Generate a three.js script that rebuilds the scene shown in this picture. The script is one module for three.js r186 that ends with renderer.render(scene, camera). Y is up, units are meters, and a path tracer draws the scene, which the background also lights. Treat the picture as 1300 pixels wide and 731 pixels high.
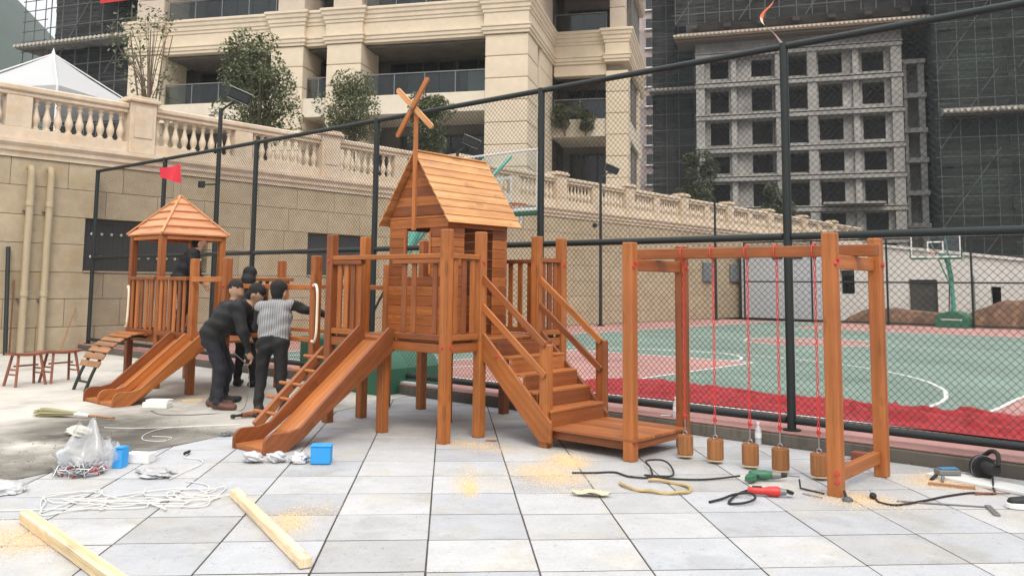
import * as THREE from 'three';
import { mergeGeometries, mergeVertices } from 'three/addons/utils/BufferGeometryUtils.js';
import { MarchingCubes } from 'three/addons/objects/MarchingCubes.js';

// ---------------------------------------------------------------- camera, sky, sun, exposure
const scene = new THREE.Scene();
const FOCAL = 1071.2, CY = 256.4, YAW = 0.71162, PITCH = 0.09816, ROLL = 0.010446;
const camera = new THREE.PerspectiveCamera(2 * Math.atan(474.6 / FOCAL) * 180 / Math.PI, 1300 / 949.2, 0.1, 2000);
camera.position.set(0, 1.55, 0);
{
  const f = new THREE.Vector3(-Math.sin(YAW) * Math.cos(PITCH), Math.sin(PITCH), -Math.cos(YAW) * Math.cos(PITCH));
  const r0 = new THREE.Vector3(Math.cos(YAW), 0, -Math.sin(YAW)), u0 = new THREE.Vector3().crossVectors(r0, f);
  const r = r0.clone().multiplyScalar(Math.cos(ROLL)).addScaledVector(u0, Math.sin(ROLL));
  const u = new THREE.Vector3().crossVectors(r, f);
  camera.quaternion.setFromRotationMatrix(new THREE.Matrix4().makeBasis(r, u, f.clone().negate()));
  camera.setViewOffset(1300, 949.2, 0, 474.6 - CY, 1300, 731);
}
const renderer = new THREE.WebGLRenderer({ antialias: true });
renderer.setSize(1024, 575);
renderer.toneMapping = THREE.LinearToneMapping;
renderer.toneMappingExposure = 1.42;
renderer.shadowMap.enabled = true;
{ // overcast sky: even cloud, brighter overhead
  const w = 64, h = 32, d = new Float32Array(w * h * 4);
  for (let j = 0; j < h; j++) for (let i = 0; i < w; i++) {
    const el = ((j + 0.5) / h - 0.5) * Math.PI, s = Math.max(0, Math.sin(el));
    const L = (0.50 + 1.26 * s) * (1 + 0.05 * Math.sin(i * 0.39 + 2 * Math.sin(j * 0.5)) * Math.sin(j * 0.6));
    const k = (j * w + i) * 4; d[k] = L * 0.99; d[k + 1] = L; d[k + 2] = L * 1.025; d[k + 3] = 1;
  }
  const t = new THREE.DataTexture(d, w, h, THREE.RGBAFormat, THREE.FloatType);
  t.mapping = THREE.EquirectangularReflectionMapping; t.minFilter = t.magFilter = THREE.LinearFilter; t.needsUpdate = true;
  scene.background = t; scene.environment = t;
}
scene.fog = new THREE.FogExp2(0xdde6ee, 0.0004);
const sun = new THREE.DirectionalLight(0xfff1dc, 1.5);
sun.position.set(9, 24, 6); sun.target.position.set(-8, 0, -9); scene.add(sun, sun.target);
sun.castShadow = true; sun.shadow.radius = 40; sun.shadow.mapSize.set(2048, 2048);
Object.assign(sun.shadow.camera, { left: -60, right: 60, top: 60, bottom: -60, near: 1, far: 160 });

// ---------------------------------------------------------------- helpers
const V = (x, y, z) => new THREE.Vector3(x, y, z);
function rng(seed) { let a = seed >>> 0; return () => { a = (a + 0x6D2B79F5) | 0; let t = Math.imul(a ^ (a >>> 15), 1 | a); t = (t + Math.imul(t ^ (t >>> 7), 61 | t)) ^ t; return ((t ^ (t >>> 14)) >>> 0) / 4294967296; }; }
const R = rng(20231);
const rr = (a, b) => a + (b - a) * R();
const used = new Map();
function numbered(n) { const k = used.get(n) || 0; used.set(n, k + 1); return k ? n + '_' + String(k).padStart(3, '0') : n; }
const ORG = new Map();
function thing(name, label, category, pos = [0, 0, 0], group, kind) {
  const o = new THREE.Group(); o.name = numbered(name); o.position.set(...pos); ORG.set(o, V(...pos));
  o.userData.label = label; o.userData.category = category;
  if (group) o.userData.group = group;
  if (kind) o.userData.kind = kind;
  scene.add(o); return o;
}
function sub(parent, name) { const o = new THREE.Group(); o.name = name; parent.add(o); ORG.set(o, ORG.get(parent) || V(0, 0, 0)); return o; }
const org = (p) => ORG.get(p) || V(0, 0, 0);
function put(parent, name, geo, mat, pos) {   // pos in world metres
  const m = new THREE.Mesh(geo, mat); m.name = name; m.castShadow = m.receiveShadow = true;
  if (parent === scene) m.name = numbered(name);
  const o = org(parent);
  if (pos) m.position.set(pos[0] - o.x, pos[1] - o.y, pos[2] - o.z); else m.position.set(-o.x, -o.y, -o.z);
  parent.add(m); return m;
}
function tag(o, label, category, group, kind) { o.userData.label = label; if (category) o.userData.category = category; if (group) o.userData.group = group; if (kind) o.userData.kind = kind; return o; }
function setting(name, geo, mat, label, pos) { const m = put(scene, name, geo, mat, pos); m.userData.kind = 'structure'; if (label) m.userData.label = label; return m; }

// polygon soup -> geometry, flat normals, uv in metres with u along the grain axis g
function soup(faces, g = 0, off = [0, 0]) {
  const P = [], N = [], U = [];
  const a = V(), b = V(), n = V();
  const all = V(); let cnt = 0; for (const f of faces) for (const p of f) { all.x += p[0]; all.y += p[1]; all.z += p[2]; cnt++; } all.divideScalar(cnt);
  for (const f0 of faces) {
    let f = f0;
    a.set(f[1][0] - f[0][0], f[1][1] - f[0][1], f[1][2] - f[0][2]); b.set(f[2][0] - f[0][0], f[2][1] - f[0][1], f[2][2] - f[0][2]); n.crossVectors(a, b).normalize();
    const c = V(); for (const p of f) c.add(V(...p)); c.divideScalar(f.length).sub(all);
    if (n.dot(c) < 0) { f = [...f].reverse(); n.negate(); }
    const ax = Math.abs(n.x), ay = Math.abs(n.y), az = Math.abs(n.z);
    let d = ax >= ay && ax >= az ? 0 : ay >= az ? 1 : 2;
    let iu = g, iv = [0, 1, 2].find((k) => k !== d && k !== g);
    if (d === g) { iu = (g + 1) % 3; iv = (g + 2) % 3; }
    for (let k = 1; k + 1 < f.length; k++) for (const p of [f[0], f[k], f[k + 1]]) { P.push(...p); N.push(n.x, n.y, n.z); U.push(p[iu] + off[0], p[iv] + off[1]); }
  }
  const G = new THREE.BufferGeometry();
  G.setAttribute('position', new THREE.Float32BufferAttribute(P, 3)); G.setAttribute('normal', new THREE.Float32BufferAttribute(N, 3)); G.setAttribute('uv', new THREE.Float32BufferAttribute(U, 2));
  return G;
}
const cache = new Map();
function cbox(w, h, d, c = 0.004, v = 0) {   // chamfered box centred on the origin
  const key = [w, h, d, c, v].map((x) => x.toFixed(4)).join(); if (cache.has(key)) return cache.get(key);
  const W = w / 2, H = h / 2, D = d / 2; c = Math.min(c, W * 0.45, H * 0.45, D * 0.45);
  const pt = (ax, sx, sy, sz) => [sx * (ax === 0 ? W : W - c), sy * (ax === 1 ? H : H - c), sz * (ax === 2 ? D : D - c)];
  const F = [], S = [-1, 1];
  for (const s of S) {
    F.push([[s, -1, -1], [s, 1, -1], [s, 1, 1], [s, -1, 1]].map((q) => pt(0, ...q)));
    F.push([[-1, s, -1], [1, s, -1], [1, s, 1], [-1, s, 1]].map((q) => pt(1, ...q)));
    F.push([[-1, -1, s], [1, -1, s], [1, 1, s], [-1, 1, s]].map((q) => pt(2, ...q)));
  }
  for (const a of S) for (const b of S) {
    F.push([pt(0, a, b, -1), pt(0, a, b, 1), pt(1, a, b, 1), pt(1, a, b, -1)]);
    F.push([pt(0, a, -1, b), pt(0, a, 1, b), pt(2, a, 1, b), pt(2, a, -1, b)]);
    F.push([pt(1, -1, a, b), pt(1, 1, a, b), pt(2, 1, a, b), pt(2, -1, a, b)]);
    for (const e of S) F.push([pt(0, a, b, e), pt(1, a, b, e), pt(2, a, b, e)]);
  }
  const g = w >= h && w >= d ? 0 : h >= d ? 1 : 2;
  const G = soup(F, g, [v * 0.37, v * 0.113]); cache.set(key, G); return G;
}
function box(parent, name, x0, x1, y0, y1, z0, z1, mat, c = 0.004, v = 0) {
  return put(parent, name, cbox(Math.abs(x1 - x0), Math.abs(y1 - y0), Math.abs(z1 - z0), c, v), mat, [(x0 + x1) / 2, (y0 + y1) / 2, (z0 + z1) / 2]);
}
function hexa(p, g = 0, off) { const f = (...i) => i.map((k) => p[k]); return soup([f(0, 1, 2, 3), f(4, 5, 6, 7), f(0, 1, 5, 4), f(1, 2, 6, 5), f(2, 3, 7, 6), f(3, 0, 4, 7)], g, off); }
function beam(parent, name, a, b, w, h, mat, c = 0.004, v = 0, up = V(0, 1, 0)) {   // bar from a to b, w across, h up
  const A = V(...a), B = V(...b), x = B.clone().sub(A), L = x.length(); x.normalize();
  let u = up.clone(); if (Math.abs(u.dot(x)) > 0.98) u = V(0, 0, 1);
  const z = V().crossVectors(x, u).normalize(); u.crossVectors(z, x);
  const m = put(parent, name, cbox(L, h, w, c, v), mat, [(A.x + B.x) / 2, (A.y + B.y) / 2, (A.z + B.z) / 2]);
  m.quaternion.setFromRotationMatrix(new THREE.Matrix4().makeBasis(x, u, z)); return m;
}
function rodGeo(a, b, r0, r1 = r0, n = 8) {
  const A = V(...a), B = V(...b), L = A.distanceTo(B), g = new THREE.CylinderGeometry(r1, r0, L, n, 1);
  g.applyQuaternion(new THREE.Quaternion().setFromUnitVectors(V(0, 1, 0), B.clone().sub(A).normalize()));
  g.translate((A.x + B.x) / 2, (A.y + B.y) / 2, (A.z + B.z) / 2); return g;
}
const rod = (parent, name, a, b, r0, r1, mat, n = 10) => put(parent, name, rodGeo(a, b, r0, r1, n), mat);
function tubeGeo(pts, r, seg = 40, n = 6) { return new THREE.TubeGeometry(new THREE.CatmullRomCurve3(pts.map((p) => V(...p))), seg, r, n, false); }
function bars(list, r, n = 3) {   // many thin straight bars in one geometry, open ended
  const P = [], N = [], I = [];
  for (const [a, b] of list) {
    const A = V(...a), B = V(...b), x = B.clone().sub(A).normalize(), u = Math.abs(x.y) > 0.9 ? V(1, 0, 0) : V(0, 1, 0), z = V().crossVectors(x, u).normalize(); u.crossVectors(z, x);
    const o = P.length / 3;
    for (let k = 0; k < n; k++) { const t = k / n * 2 * Math.PI, c = Math.cos(t), s = Math.sin(t), nx = u.x * c + z.x * s, ny = u.y * c + z.y * s, nz = u.z * c + z.z * s; P.push(A.x + nx * r, A.y + ny * r, A.z + nz * r, B.x + nx * r, B.y + ny * r, B.z + nz * r); N.push(nx, ny, nz, nx, ny, nz); }
    for (let k = 0; k < n; k++) { const i = o + 2 * k, j = o + 2 * ((k + 1) % n); I.push(i, j, i + 1, j, j + 1, i + 1); }
  }
  const G = new THREE.BufferGeometry(); G.setAttribute('position', new THREE.Float32BufferAttribute(P, 3)); G.setAttribute('normal', new THREE.Float32BufferAttribute(N, 3)); G.setIndex(I); return G;
}
function sweep(path, profile, closeEnds = true) {   // path of [x,z] in plan, outward is to the right of travel seen from above (x right, z toward viewer); profile of [out,y]
  const n = path.length, off = [];
  for (let i = 0; i < n; i++) {
    const nrm = (a, b) => { const dx = b[0] - a[0], dz = b[1] - a[1], l = Math.hypot(dx, dz); return [-dz / l, dx / l]; };
    const n1 = i ? nrm(path[i - 1], path[i]) : null, n2 = i < n - 1 ? nrm(path[i], path[i + 1]) : null;
    let m; if (n1 && n2) { const k = 1 + n1[0] * n2[0] + n1[1] * n2[1]; m = [(n1[0] + n2[0]) / k, (n1[1] + n2[1]) / k]; } else m = n1 || n2;
    off.push(m);
  }
  const P = [], U = [], q = (i, k) => [path[i][0] + off[i][0] * profile[k][0], profile[k][1], path[i][1] + off[i][1] * profile[k][0]];
  let len = 0;
  for (let i = 0; i + 1 < n; i++) {
    const L = Math.hypot(path[i + 1][0] - path[i][0], path[i + 1][1] - path[i][1]); let v = 0;
    for (let k = 0; k + 1 < profile.length; k++) {
      const dv = Math.hypot(profile[k + 1][0] - profile[k][0], profile[k + 1][1] - profile[k][1]);
      const a = q(i, k), b = q(i + 1, k), c = q(i + 1, k + 1), d = q(i, k + 1);
      P.push(...a, ...b, ...c, ...a, ...c, ...d); U.push(len, v, len + L, v, len + L, v + dv, len, v, len + L, v + dv, len, v + dv); v += dv;
    }
    len += L;
  }
  const G = new THREE.BufferGeometry(); G.setAttribute('position', new THREE.Float32BufferAttribute(P, 3)); G.setAttribute('uv', new THREE.Float32BufferAttribute(U, 2)); G.computeVertexNormals(); return G;
}
function extr(poly, depth, bevel = 0) {   // polygon of [x,y] extruded along z, centred
  const s = new THREE.Shape(poly.map((p) => new THREE.Vector2(...p)));
  const g = new THREE.ExtrudeGeometry(s, { depth: depth - 2 * bevel, bevelEnabled: bevel > 0, bevelSize: bevel, bevelThickness: bevel, bevelOffset: -bevel, bevelSegments: 1, curveSegments: 8 });
  g.translate(0, 0, -depth / 2 + bevel); return g;
}

// ---------------------------------------------------------------- textures
const fract = (x) => x - Math.floor(x);
function noise2(seed, period) {
  const r = rng(seed), n = period, t = new Float32Array(n * n); for (let i = 0; i < n * n; i++) t[i] = r();
  return (x, y) => { const xi = Math.floor(x), yi = Math.floor(y), fx = x - xi, fy = y - yi, sx = fx * fx * (3 - 2 * fx), sy = fy * fy * (3 - 2 * fy), m = (a) => ((a % n) + n) % n; const a = t[m(yi) * n + m(xi)], b = t[m(yi) * n + m(xi + 1)], c = t[m(yi + 1) * n + m(xi)], d = t[m(yi + 1) * n + m(xi + 1)]; return (a + (b - a) * sx) * (1 - sy) + (c + (d - c) * sx) * sy; };
}
function fbm(seed, base, oct, gain = 0.5) {   // tileable on the unit square
  const L = []; let p = base; for (let i = 0; i < oct; i++) { L.push([noise2(seed + i * 17, p), p]); p *= 2; }
  return (u, v) => { let s = 0, a = 1, w = 0; for (const [f, k] of L) { s += a * f(u * k, v * k); w += a; a *= gain; } return s / w; };
}
function tex(w, h, fn, rep, srgb = true) {
  const d = new Uint8Array(w * h * 4);
  for (let j = 0; j < h; j++) for (let i = 0; i < w; i++) { const c = fn((i + 0.5) / w, (j + 0.5) / h), k = (j * w + i) * 4; for (let q = 0; q < 3; q++) d[k + q] = Math.max(0, Math.min(255, (c.length ? c[q] : c) * 255)); d[k + 3] = 255; }
  const t = new THREE.DataTexture(d, w, h); t.wrapS = t.wrapT = THREE.RepeatWrapping; t.magFilter = THREE.LinearFilter; t.minFilter = THREE.LinearMipmapLinearFilter; t.generateMipmaps = true;
  if (srgb) t.colorSpace = THREE.SRGBColorSpace; if (rep) t.repeat.set(1 / rep[0], 1 / rep[1]); t.needsUpdate = true; return t;
}
const clamp = (x, a = 0, b = 1) => Math.max(a, Math.min(b, x));
const stepf = (a, b, x) => { const t = clamp((x - a) / (b - a)); return t * t * (3 - 2 * t); };
const T = {};
{
  const a = fbm(1, 4, 4), b = fbm(5, 8, 4), c = fbm(9, 64, 2), k = fbm(77, 5, 2);
  const grain = (u, v) => { const w = 0.05 * a(u, v); const rings = 0.5 + 0.5 * Math.sin((v + w + 0.02 * b(u, v)) * 2 * Math.PI * 9); const fine = noiseFine(u, v); return { rings, fine, w: a(u, v) }; };
  const nf = noise2(31, 256), nf2 = noise2(32, 128);
  function noiseFine(u, v) { return 0.6 * nf(u * 6, v * 256) + 0.4 * nf2(u * 16, v * 128); }
  T.wood = tex(512, 512, (u, v) => { const g = grain(u, v), knot = stepf(0.76, 0.86, k(u * 1, v)); const m = 0.76 + 0.075 * g.rings + 0.18 * g.fine + 0.22 * (g.w - 0.5) - 0.11 * knot; return [m * 1.02, m * (0.97 + 0.05 * g.fine), m * (0.90 + 0.10 * g.rings)]; }, [1.4, 0.7]);
  T.woodBump = tex(256, 256, (u, v) => { const g = grain(u, v); return 0.4 + 0.2 * g.rings + 0.4 * g.fine; }, [1.4, 0.7], false);
}
{
  const a = fbm(101, 3, 5), b = fbm(103, 16, 3), c = noise2(107, 256), d = fbm(109, 6, 5, 0.62), e = noise2(111, 512);
  T.slab = tex(1024, 1024, (u, v) => { let m = 0.90 + 0.09 * (a(u, v) - 0.5) + 0.07 * (b(u, v) - 0.5) + 0.05 * (c(u * 256, v * 256) - 0.5); const st = stepf(0.55, 0.72, d(u, v)), du = stepf(0.55, 0.7, d(v, u)); m -= 0.05 * st; const pit = e(u * 512, v * 512) > 0.985 ? 0.14 : 0; m -= pit; const sp = b(u * 3 % 1, v * 3 % 1) > 0.66 && c(u * 256, v * 256) > 0.74 ? 0.12 : 0; m -= sp; return [m, m * (0.998 - 0.012 * du), m * (0.995 - 0.045 * du)]; }, [2.6, 2.6]);
  T.slabBump = tex(512, 512, (u, v) => 0.5 + 0.5 * (b(u, v) - 0.5) + 0.5 * (c(u * 256, v * 256) - 0.5), [2.6, 2.6], false);
  T.stone = tex(512, 512, (u, v) => { const m = 0.90 + 0.10 * (a(u, v) - 0.5) + 0.10 * (b(u, v) - 0.5) + 0.06 * (c(u * 256, v * 256) - 0.5); const s = stepf(0.55, 0.75, d(v, u)); return [m, m * (0.985 - 0.02 * s), m * (0.96 - 0.06 * s)]; }, [2.3, 2.3]);
  T.facade = tex(256, 256, (u, v) => { const m = 0.92 + 0.07 * (a(u, v) - 0.5) + 0.05 * (b(u, v) - 0.5) + 0.03 * (c(u * 256, v * 256) - 0.5); return [m, m * 0.99, m * 0.975]; }, [3.1, 3.1]);
  T.stoneBump = tex(256, 256, (u, v) => 0.5 + 0.6 * (b(u, v) - 0.5) + 0.4 * (c(u * 256, v * 256) - 0.5), [2.3, 2.3], false);
  T.conc = tex(512, 512, (u, v) => { const st = fbmStreak(u, v); const m = 0.82 + 0.3 * (a(u, v) - 0.5) + 0.16 * (b(u, v) - 0.5) - 0.2 * st; return [m, m * 0.99, m * 0.975]; }, [6, 6]);
  function fbmStreak(u, v) { return stepf(0.62, 0.85, c(u * 256, v * 4)) * 0.7 * a(u, v); }
  T.court = tex(512, 512, (u, v) => { const m = 0.87 + 0.22 * (a(u, v) - 0.5) + 0.1 * (b(u, v) - 0.5) + 0.1 * (c(u * 256, v * 256) - 0.5), s = stepf(0.58, 0.75, d(u, v)); return [m - 0.05 * s, m - 0.04 * s, m - 0.03 * s]; }, [5, 5]);
  T.dirt = tex(512, 512, (u, v) => { const m = 0.72 + 0.5 * (d(u, v) - 0.5) + 0.4 * (b(u, v) - 0.5) + 0.2 * (c(u * 256, v * 256) - 0.5); return [m, m * 0.94, m * 0.88]; }, [4, 4]);
  T.net = tex(512, 512, (u, v) => { const h = noise2Net(u, v); return [h, h, h]; }, [9, 9]);
  function noise2Net(u, v) { return 0.62 + 0.55 * (c(u * 4, v * 128) - 0.5) + 0.5 * (a(u, v) - 0.5) + 0.25 * (e(u * 512, v * 256) - 0.5); }
  // cement floor: u over 15 m of x from -21, v over 22 m of z from -10; wet dirt lies along the paving edge as in the photograph
  T.cement = tex(1024, 1024, (u, v) => {
    const X = -21 + 15 * u, Z = -10 + 22 * v;
    let m = 0.90 + 0.12 * (a(u * 2, v * 3) - 0.5) + 0.12 * (b(u * 2, v * 3) - 0.5) + 0.05 * (c(u * 256, v * 256) - 0.5);
    const n1 = d(u * 2, v * 3), n2 = b(u, v), n3 = d(u * 5 % 1, v * 7 % 1);
    const across = X - 0.28 * (Z + 3.2);           // the dirty strip follows the edge of the slabs
    const band = stepf(-10.6, -9.0, across + 1.6 * (n1 - 0.5)) * stepf(-5.4, -4.1, Z + 1.3 * (n1 - 0.5));
    const wet = clamp(band * (0.5 + 1.3 * (n2 - 0.35) + 1.5 * (n3 - 0.5)), 0, 0.9);
    const spots = stepf(0.6, 0.72, n3) * 0.12;
    m = m * (1 - 0.56 * wet) - spots * 0.6;
    return [m, m * (0.985 - 0.02 * wet), m * (0.955 - 0.05 * wet)];
  });
  T.leaf = null;
  T.stripe = tex(256, 64, (u, v) => { const s = fract(u * 8), m = s < 0.45 ? 0.62 : s < 0.6 ? 0.9 : s < 0.7 ? 0.5 : 0.86; return m + 0.06 * (c(u * 256, v * 64) - 0.5); }, [0.22, 0.22]);
  T.cloth = tex(256, 256, (u, v) => 0.8 + 0.3 * (b(u, v) - 0.5) + 0.12 * (c(u * 256, v * 256) - 0.5), [0.7, 0.7]);
}
const lin = (r, g, b) => new THREE.Color().setRGB(r, g, b);
const std = (r, g, b, rough = 0.8, o = {}) => new THREE.MeshStandardMaterial({ color: lin(r, g, b), roughness: rough, ...o });
const wood = (r, g, b, rough = 0.5) => new THREE.MeshPhysicalMaterial({ color: lin(r, g, b), roughness: rough, map: T.wood, bumpMap: T.woodBump, bumpScale: 0.0012, clearcoat: 0.06, clearcoatRoughness: 0.5 });
const M = {
  wood: [wood(0.43, 0.146, 0.036), wood(0.35, 0.112, 0.030), wood(0.50, 0.178, 0.047), wood(0.27, 0.084, 0.025)],
  woodDark: [wood(0.34, 0.11, 0.036), wood(0.29, 0.09, 0.03), wood(0.38, 0.13, 0.044)],
  woodPale: [wood(0.72, 0.37, 0.155, 0.6), wood(0.68, 0.34, 0.14, 0.6), wood(0.75, 0.40, 0.175, 0.6)],
  pinkWood: [wood(0.78, 0.36, 0.19, 0.6), wood(0.72, 0.32, 0.165, 0.6)],
  pine: [wood(0.86, 0.71, 0.49, 0.7)],
  redWood: [wood(0.27, 0.095, 0.055, 0.6)],
  treadGrey: [wood(0.42, 0.22, 0.11, 0.75), wood(0.36, 0.19, 0.1, 0.75)],
  slab: [0.56, 0.53, 0.58, 0.51, 0.59, 0.485, 0.55, 0.57].map((k, i) => std(k * (i % 3 ? 0.985 : 0.965), k * 0.995, k * (i % 3 ? 1.015 : 1.05), 0.85, { map: T.slab, bumpMap: T.slabBump, bumpScale: 0.0015 })),
  bed: std(0.105, 0.10, 0.092, 0.95, { map: T.dirt }),
  cement: std(0.63, 0.622, 0.60, 0.85, { map: T.cement }),
  ground: std(0.22, 0.19, 0.16, 0.95, { map: T.dirt }),
  stone: [[0.52, 0.44, 0.325], [0.505, 0.428, 0.315], [0.535, 0.455, 0.335]].map((c) => std(...c, 0.8, { map: T.stone, bumpMap: T.stoneBump, bumpScale: 0.003 })),
  stoneBack: std(0.42, 0.35, 0.26, 0.9),
  balus: std(0.80, 0.685, 0.565, 0.75, { map: T.stone, bumpMap: T.stoneBump, bumpScale: 0.002 }),
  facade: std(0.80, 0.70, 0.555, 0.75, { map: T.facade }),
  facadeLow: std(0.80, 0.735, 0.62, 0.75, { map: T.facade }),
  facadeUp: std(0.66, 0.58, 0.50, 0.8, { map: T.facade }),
  recessShade: std(0.26, 0.24, 0.22, 0.9, { map: T.conc }),  // balcony shade put into the colour of the inner walls and soffit
  frame: std(0.035, 0.037, 0.04, 0.5),
  glass: new THREE.MeshPhysicalMaterial({ color: lin(0.55, 0.6, 0.6), roughness: 0.06, transmission: 1, thickness: 0 }),
  clear: new THREE.MeshPhysicalMaterial({ color: lin(0.93, 0.95, 0.95), roughness: 0.04, transmission: 1, thickness: 0 }),
  dimGlass: std(0.05, 0.052, 0.054, 0.3),
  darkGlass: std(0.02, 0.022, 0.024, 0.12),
  grey: std(0.55, 0.545, 0.535, 0.9, { map: T.conc }),
  greyDark: std(0.42, 0.415, 0.405, 0.9, { map: T.conc }),
  net: std(0.075, 0.08, 0.08, 0.9, { map: T.net, transparent: true, opacity: 0.86, side: THREE.DoubleSide }),
  netGreen: std(0.06, 0.08, 0.072, 0.9, { map: T.net, transparent: true, opacity: 0.86, side: THREE.DoubleSide }),
  pole: std(0.11, 0.11, 0.108, 0.7),
  tile: std(0.32, 0.24, 0.18, 0.7),
  tileEnd: std(0.5, 0.45, 0.38, 0.7),
  fence: std(0.011, 0.018, 0.018, 0.55),
  wire: std(0.010, 0.014, 0.013, 0.7),
  courtRed: std(0.52, 0.275, 0.245, 0.85, { map: T.court }),
  courtGreen: std(0.215, 0.30, 0.25, 0.85, { map: T.court }),
  line: std(0.75, 0.75, 0.72, 0.7),
  kerb: std(0.20, 0.185, 0.16, 0.9, { map: T.conc }),
  redCloth: std(0.50, 0.02, 0.028, 0.75, { map: T.cloth, side: THREE.DoubleSide }),
  hoopGreen: std(0.03, 0.13, 0.075, 0.45),
  teal: std(0.10, 0.36, 0.29, 0.45),
  white: std(0.78, 0.78, 0.77, 0.55),
  cream: std(0.80, 0.72, 0.56, 0.4),
  rope: std(0.66, 0.65, 0.62, 0.85),
  redRope: std(0.62, 0.05, 0.045, 0.8),
  black: std(0.012, 0.012, 0.013, 0.6),
  rubber: std(0.02, 0.02, 0.02, 0.75),
  steel: std(0.45, 0.45, 0.46, 0.35, { metalness: 0.9 }),
  dullSteel: std(0.22, 0.22, 0.22, 0.5, { metalness: 0.5 }),
  bolt: std(0.55, 0.05, 0.045, 0.5),
  pipe: std(0.55, 0.47, 0.34, 0.6, { map: T.stone }),
  blue: std(0.028, 0.31, 0.72, 0.6),
  earth: std(0.34, 0.215, 0.15, 0.95, { map: T.dirt }),
};
const pick = (a) => a[Math.floor(R() * a.length)];
const wv = () => Math.floor(R() * 5);

// ---------------------------------------------------------------- the ground
function planeXZ(x0, x1, z0, z1, y, k = 1) {
  const G = new THREE.BufferGeometry();
  G.setAttribute('position', new THREE.Float32BufferAttribute([x0, y, z0, x0, y, z1, x1, y, z1, x1, y, z0], 3)); G.setAttribute('normal', new THREE.Float32BufferAttribute([0, 1, 0, 0, 1, 0, 0, 1, 0, 0, 1, 0], 3));
  G.setAttribute('uv', new THREE.Float32BufferAttribute([x0 * k, z0 * k, x0 * k, z1 * k, x1 * k, z1 * k, x1 * k, z0 * k], 2)); G.setIndex([0, 1, 2, 0, 2, 3]); return G;
}
setting('ground', planeXZ(-900, 900, -900, 900, -0.08), M.ground);
setting('paving_bed', planeXZ(-9.6, 12, -8.16, 10, -0.003), M.bed);
const edgeX = (z) => -7.5 + 0.28 * (z + 3.2);
{ // poured cement on the far side of the slabs
  const zs = [-8.16, 10], P = [[-19.95, zs[0]], [edgeX(zs[0]), zs[0]], [edgeX(zs[1]), zs[1]], [-19.95, zs[1]]];
  const F = [P.map(([x, z]) => [x, 0.001, z]), P.map(([x, z]) => [x, -0.07, z])];
  for (let i = 0; i < 4; i++) { const a = P[i], b = P[(i + 1) % 4]; F.push([[a[0], -0.07, a[1]], [b[0], -0.07, b[1]], [b[0], 0.001, b[1]], [a[0], 0.001, a[1]]]); }
  const g = soup(F), p = g.attributes.position, u = g.attributes.uv;
  for (let i = 0; i < p.count; i++) u.setXY(i, (p.getX(i) + 21) / 15, (p.getZ(i) + 10) / 22);
  setting('cement_floor', g, M.cement);
}
{ // paving slabs, laid at 45 degrees to the court
  const pav = new THREE.Group(); pav.name = 'paving'; pav.userData.kind = 'structure'; pav.userData.label = 'pale grey concrete paving slabs with dark joints'; scene.add(pav);
  const S2 = Math.SQRT1_2, PA = 0.62, PB = 0.577, W = (a, b) => [S2 * (a - b), -S2 * (a + b)];
  const clip = (poly, f) => { const o = []; for (let i = 0; i < poly.length; i++) { const p = poly[i], q = poly[(i + 1) % poly.length], fp = f(p), fq = f(q); if (fp >= 0) o.push(p); if ((fp >= 0) !== (fq >= 0)) { const t = fp / (fp - fq); o.push([p[0] + (q[0] - p[0]) * t, p[1] + (q[1] - p[1]) * t]); } } return o; };
  const stuff = []; let count = 0;
  const cells = [];
  for (let i = -16; i < 18; i++) for (let j = -16; j < 16; j++) cells.push([i, j]);
  cells.sort((p, q) => { const d = (c) => { const b = 4.76 + (c[1] - 0.5) * PB, a = -0.097 + (c[0] + 0.5) * PA; return Math.hypot(a * 0.9, b - 6.5); }; return d(p) - d(q); });
  for (const [i, j] of cells) {
    const jit = ((i * 7919 + j * 104729) % 97) / 97 - 0.5, colJ = Math.sin(i * 5.3) * 0.02;
    const g1 = 0.0045, g2 = 0.007;
    const a0 = -0.097 + i * PA + g1, a1 = a0 + PA - 2 * g1, b0 = 4.76 + (j - 1) * PB + colJ + g2, b1 = b0 + PB - 2 * g2;
    let poly = [W(a0, b0), W(a1, b0), W(a1, b1), W(a0, b1)];
    poly = clip(poly, (p) => p[0] - edgeX(p[1]) - 0.012); if (poly.length > 2) poly = clip(poly, (p) => p[1] + 8.15);
    if (poly.length < 3) continue;
    let cx = 0, cz = 0; for (const p of poly) { cx += p[0] / poly.length; cz += p[1] / poly.length; }
    const y = jit * 0.002 - 0.0005, tx = rr(-0.002, 0.002), tz = rr(-0.002, 0.002);
    const top = poly.map(([x, z]) => { const dx = cx - x, dz = cz - z, l = Math.hypot(dx, dz) || 1; return [x + dx / l * 0.005 - cx, y + tx * (x - cx) + tz * (z - cz), z + dz / l * 0.005 - cz]; });
    const mid = poly.map(([x, z]) => [x - cx, y - 0.003, z - cz]), bot = poly.map(([x, z]) => [x - cx, -0.045, z - cz]);
    const F = [top]; const n = poly.length;
    for (let k = 0; k < n; k++) { const q = (k + 1) % n; F.push([top[k], top[q], mid[q], mid[k]], [mid[k], mid[q], bot[q], bot[k]]); }
    const geo = soup(F, 0, [rr(0, 2.6), rr(0, 2.6)]);
    const u = geo.attributes.uv; const rot = R() < 0.5;
    if (rot) for (let k = 0; k < u.count; k++) u.setXY(k, u.getY(k), -u.getX(k));
    if (count < 296) { const m = put(pav, 'paving_slab', geo, pick(M.slab), [cx, 0, cz]); count++; }
    else { geo.translate(cx, 0, cz); stuff.push(geo); }
  }
  if (stuff.length) { const m = put(pav, 'outer_slabs', mergeGeometries(stuff), M.slab[0]); m.userData.kind = 'stuff'; }
}
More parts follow.
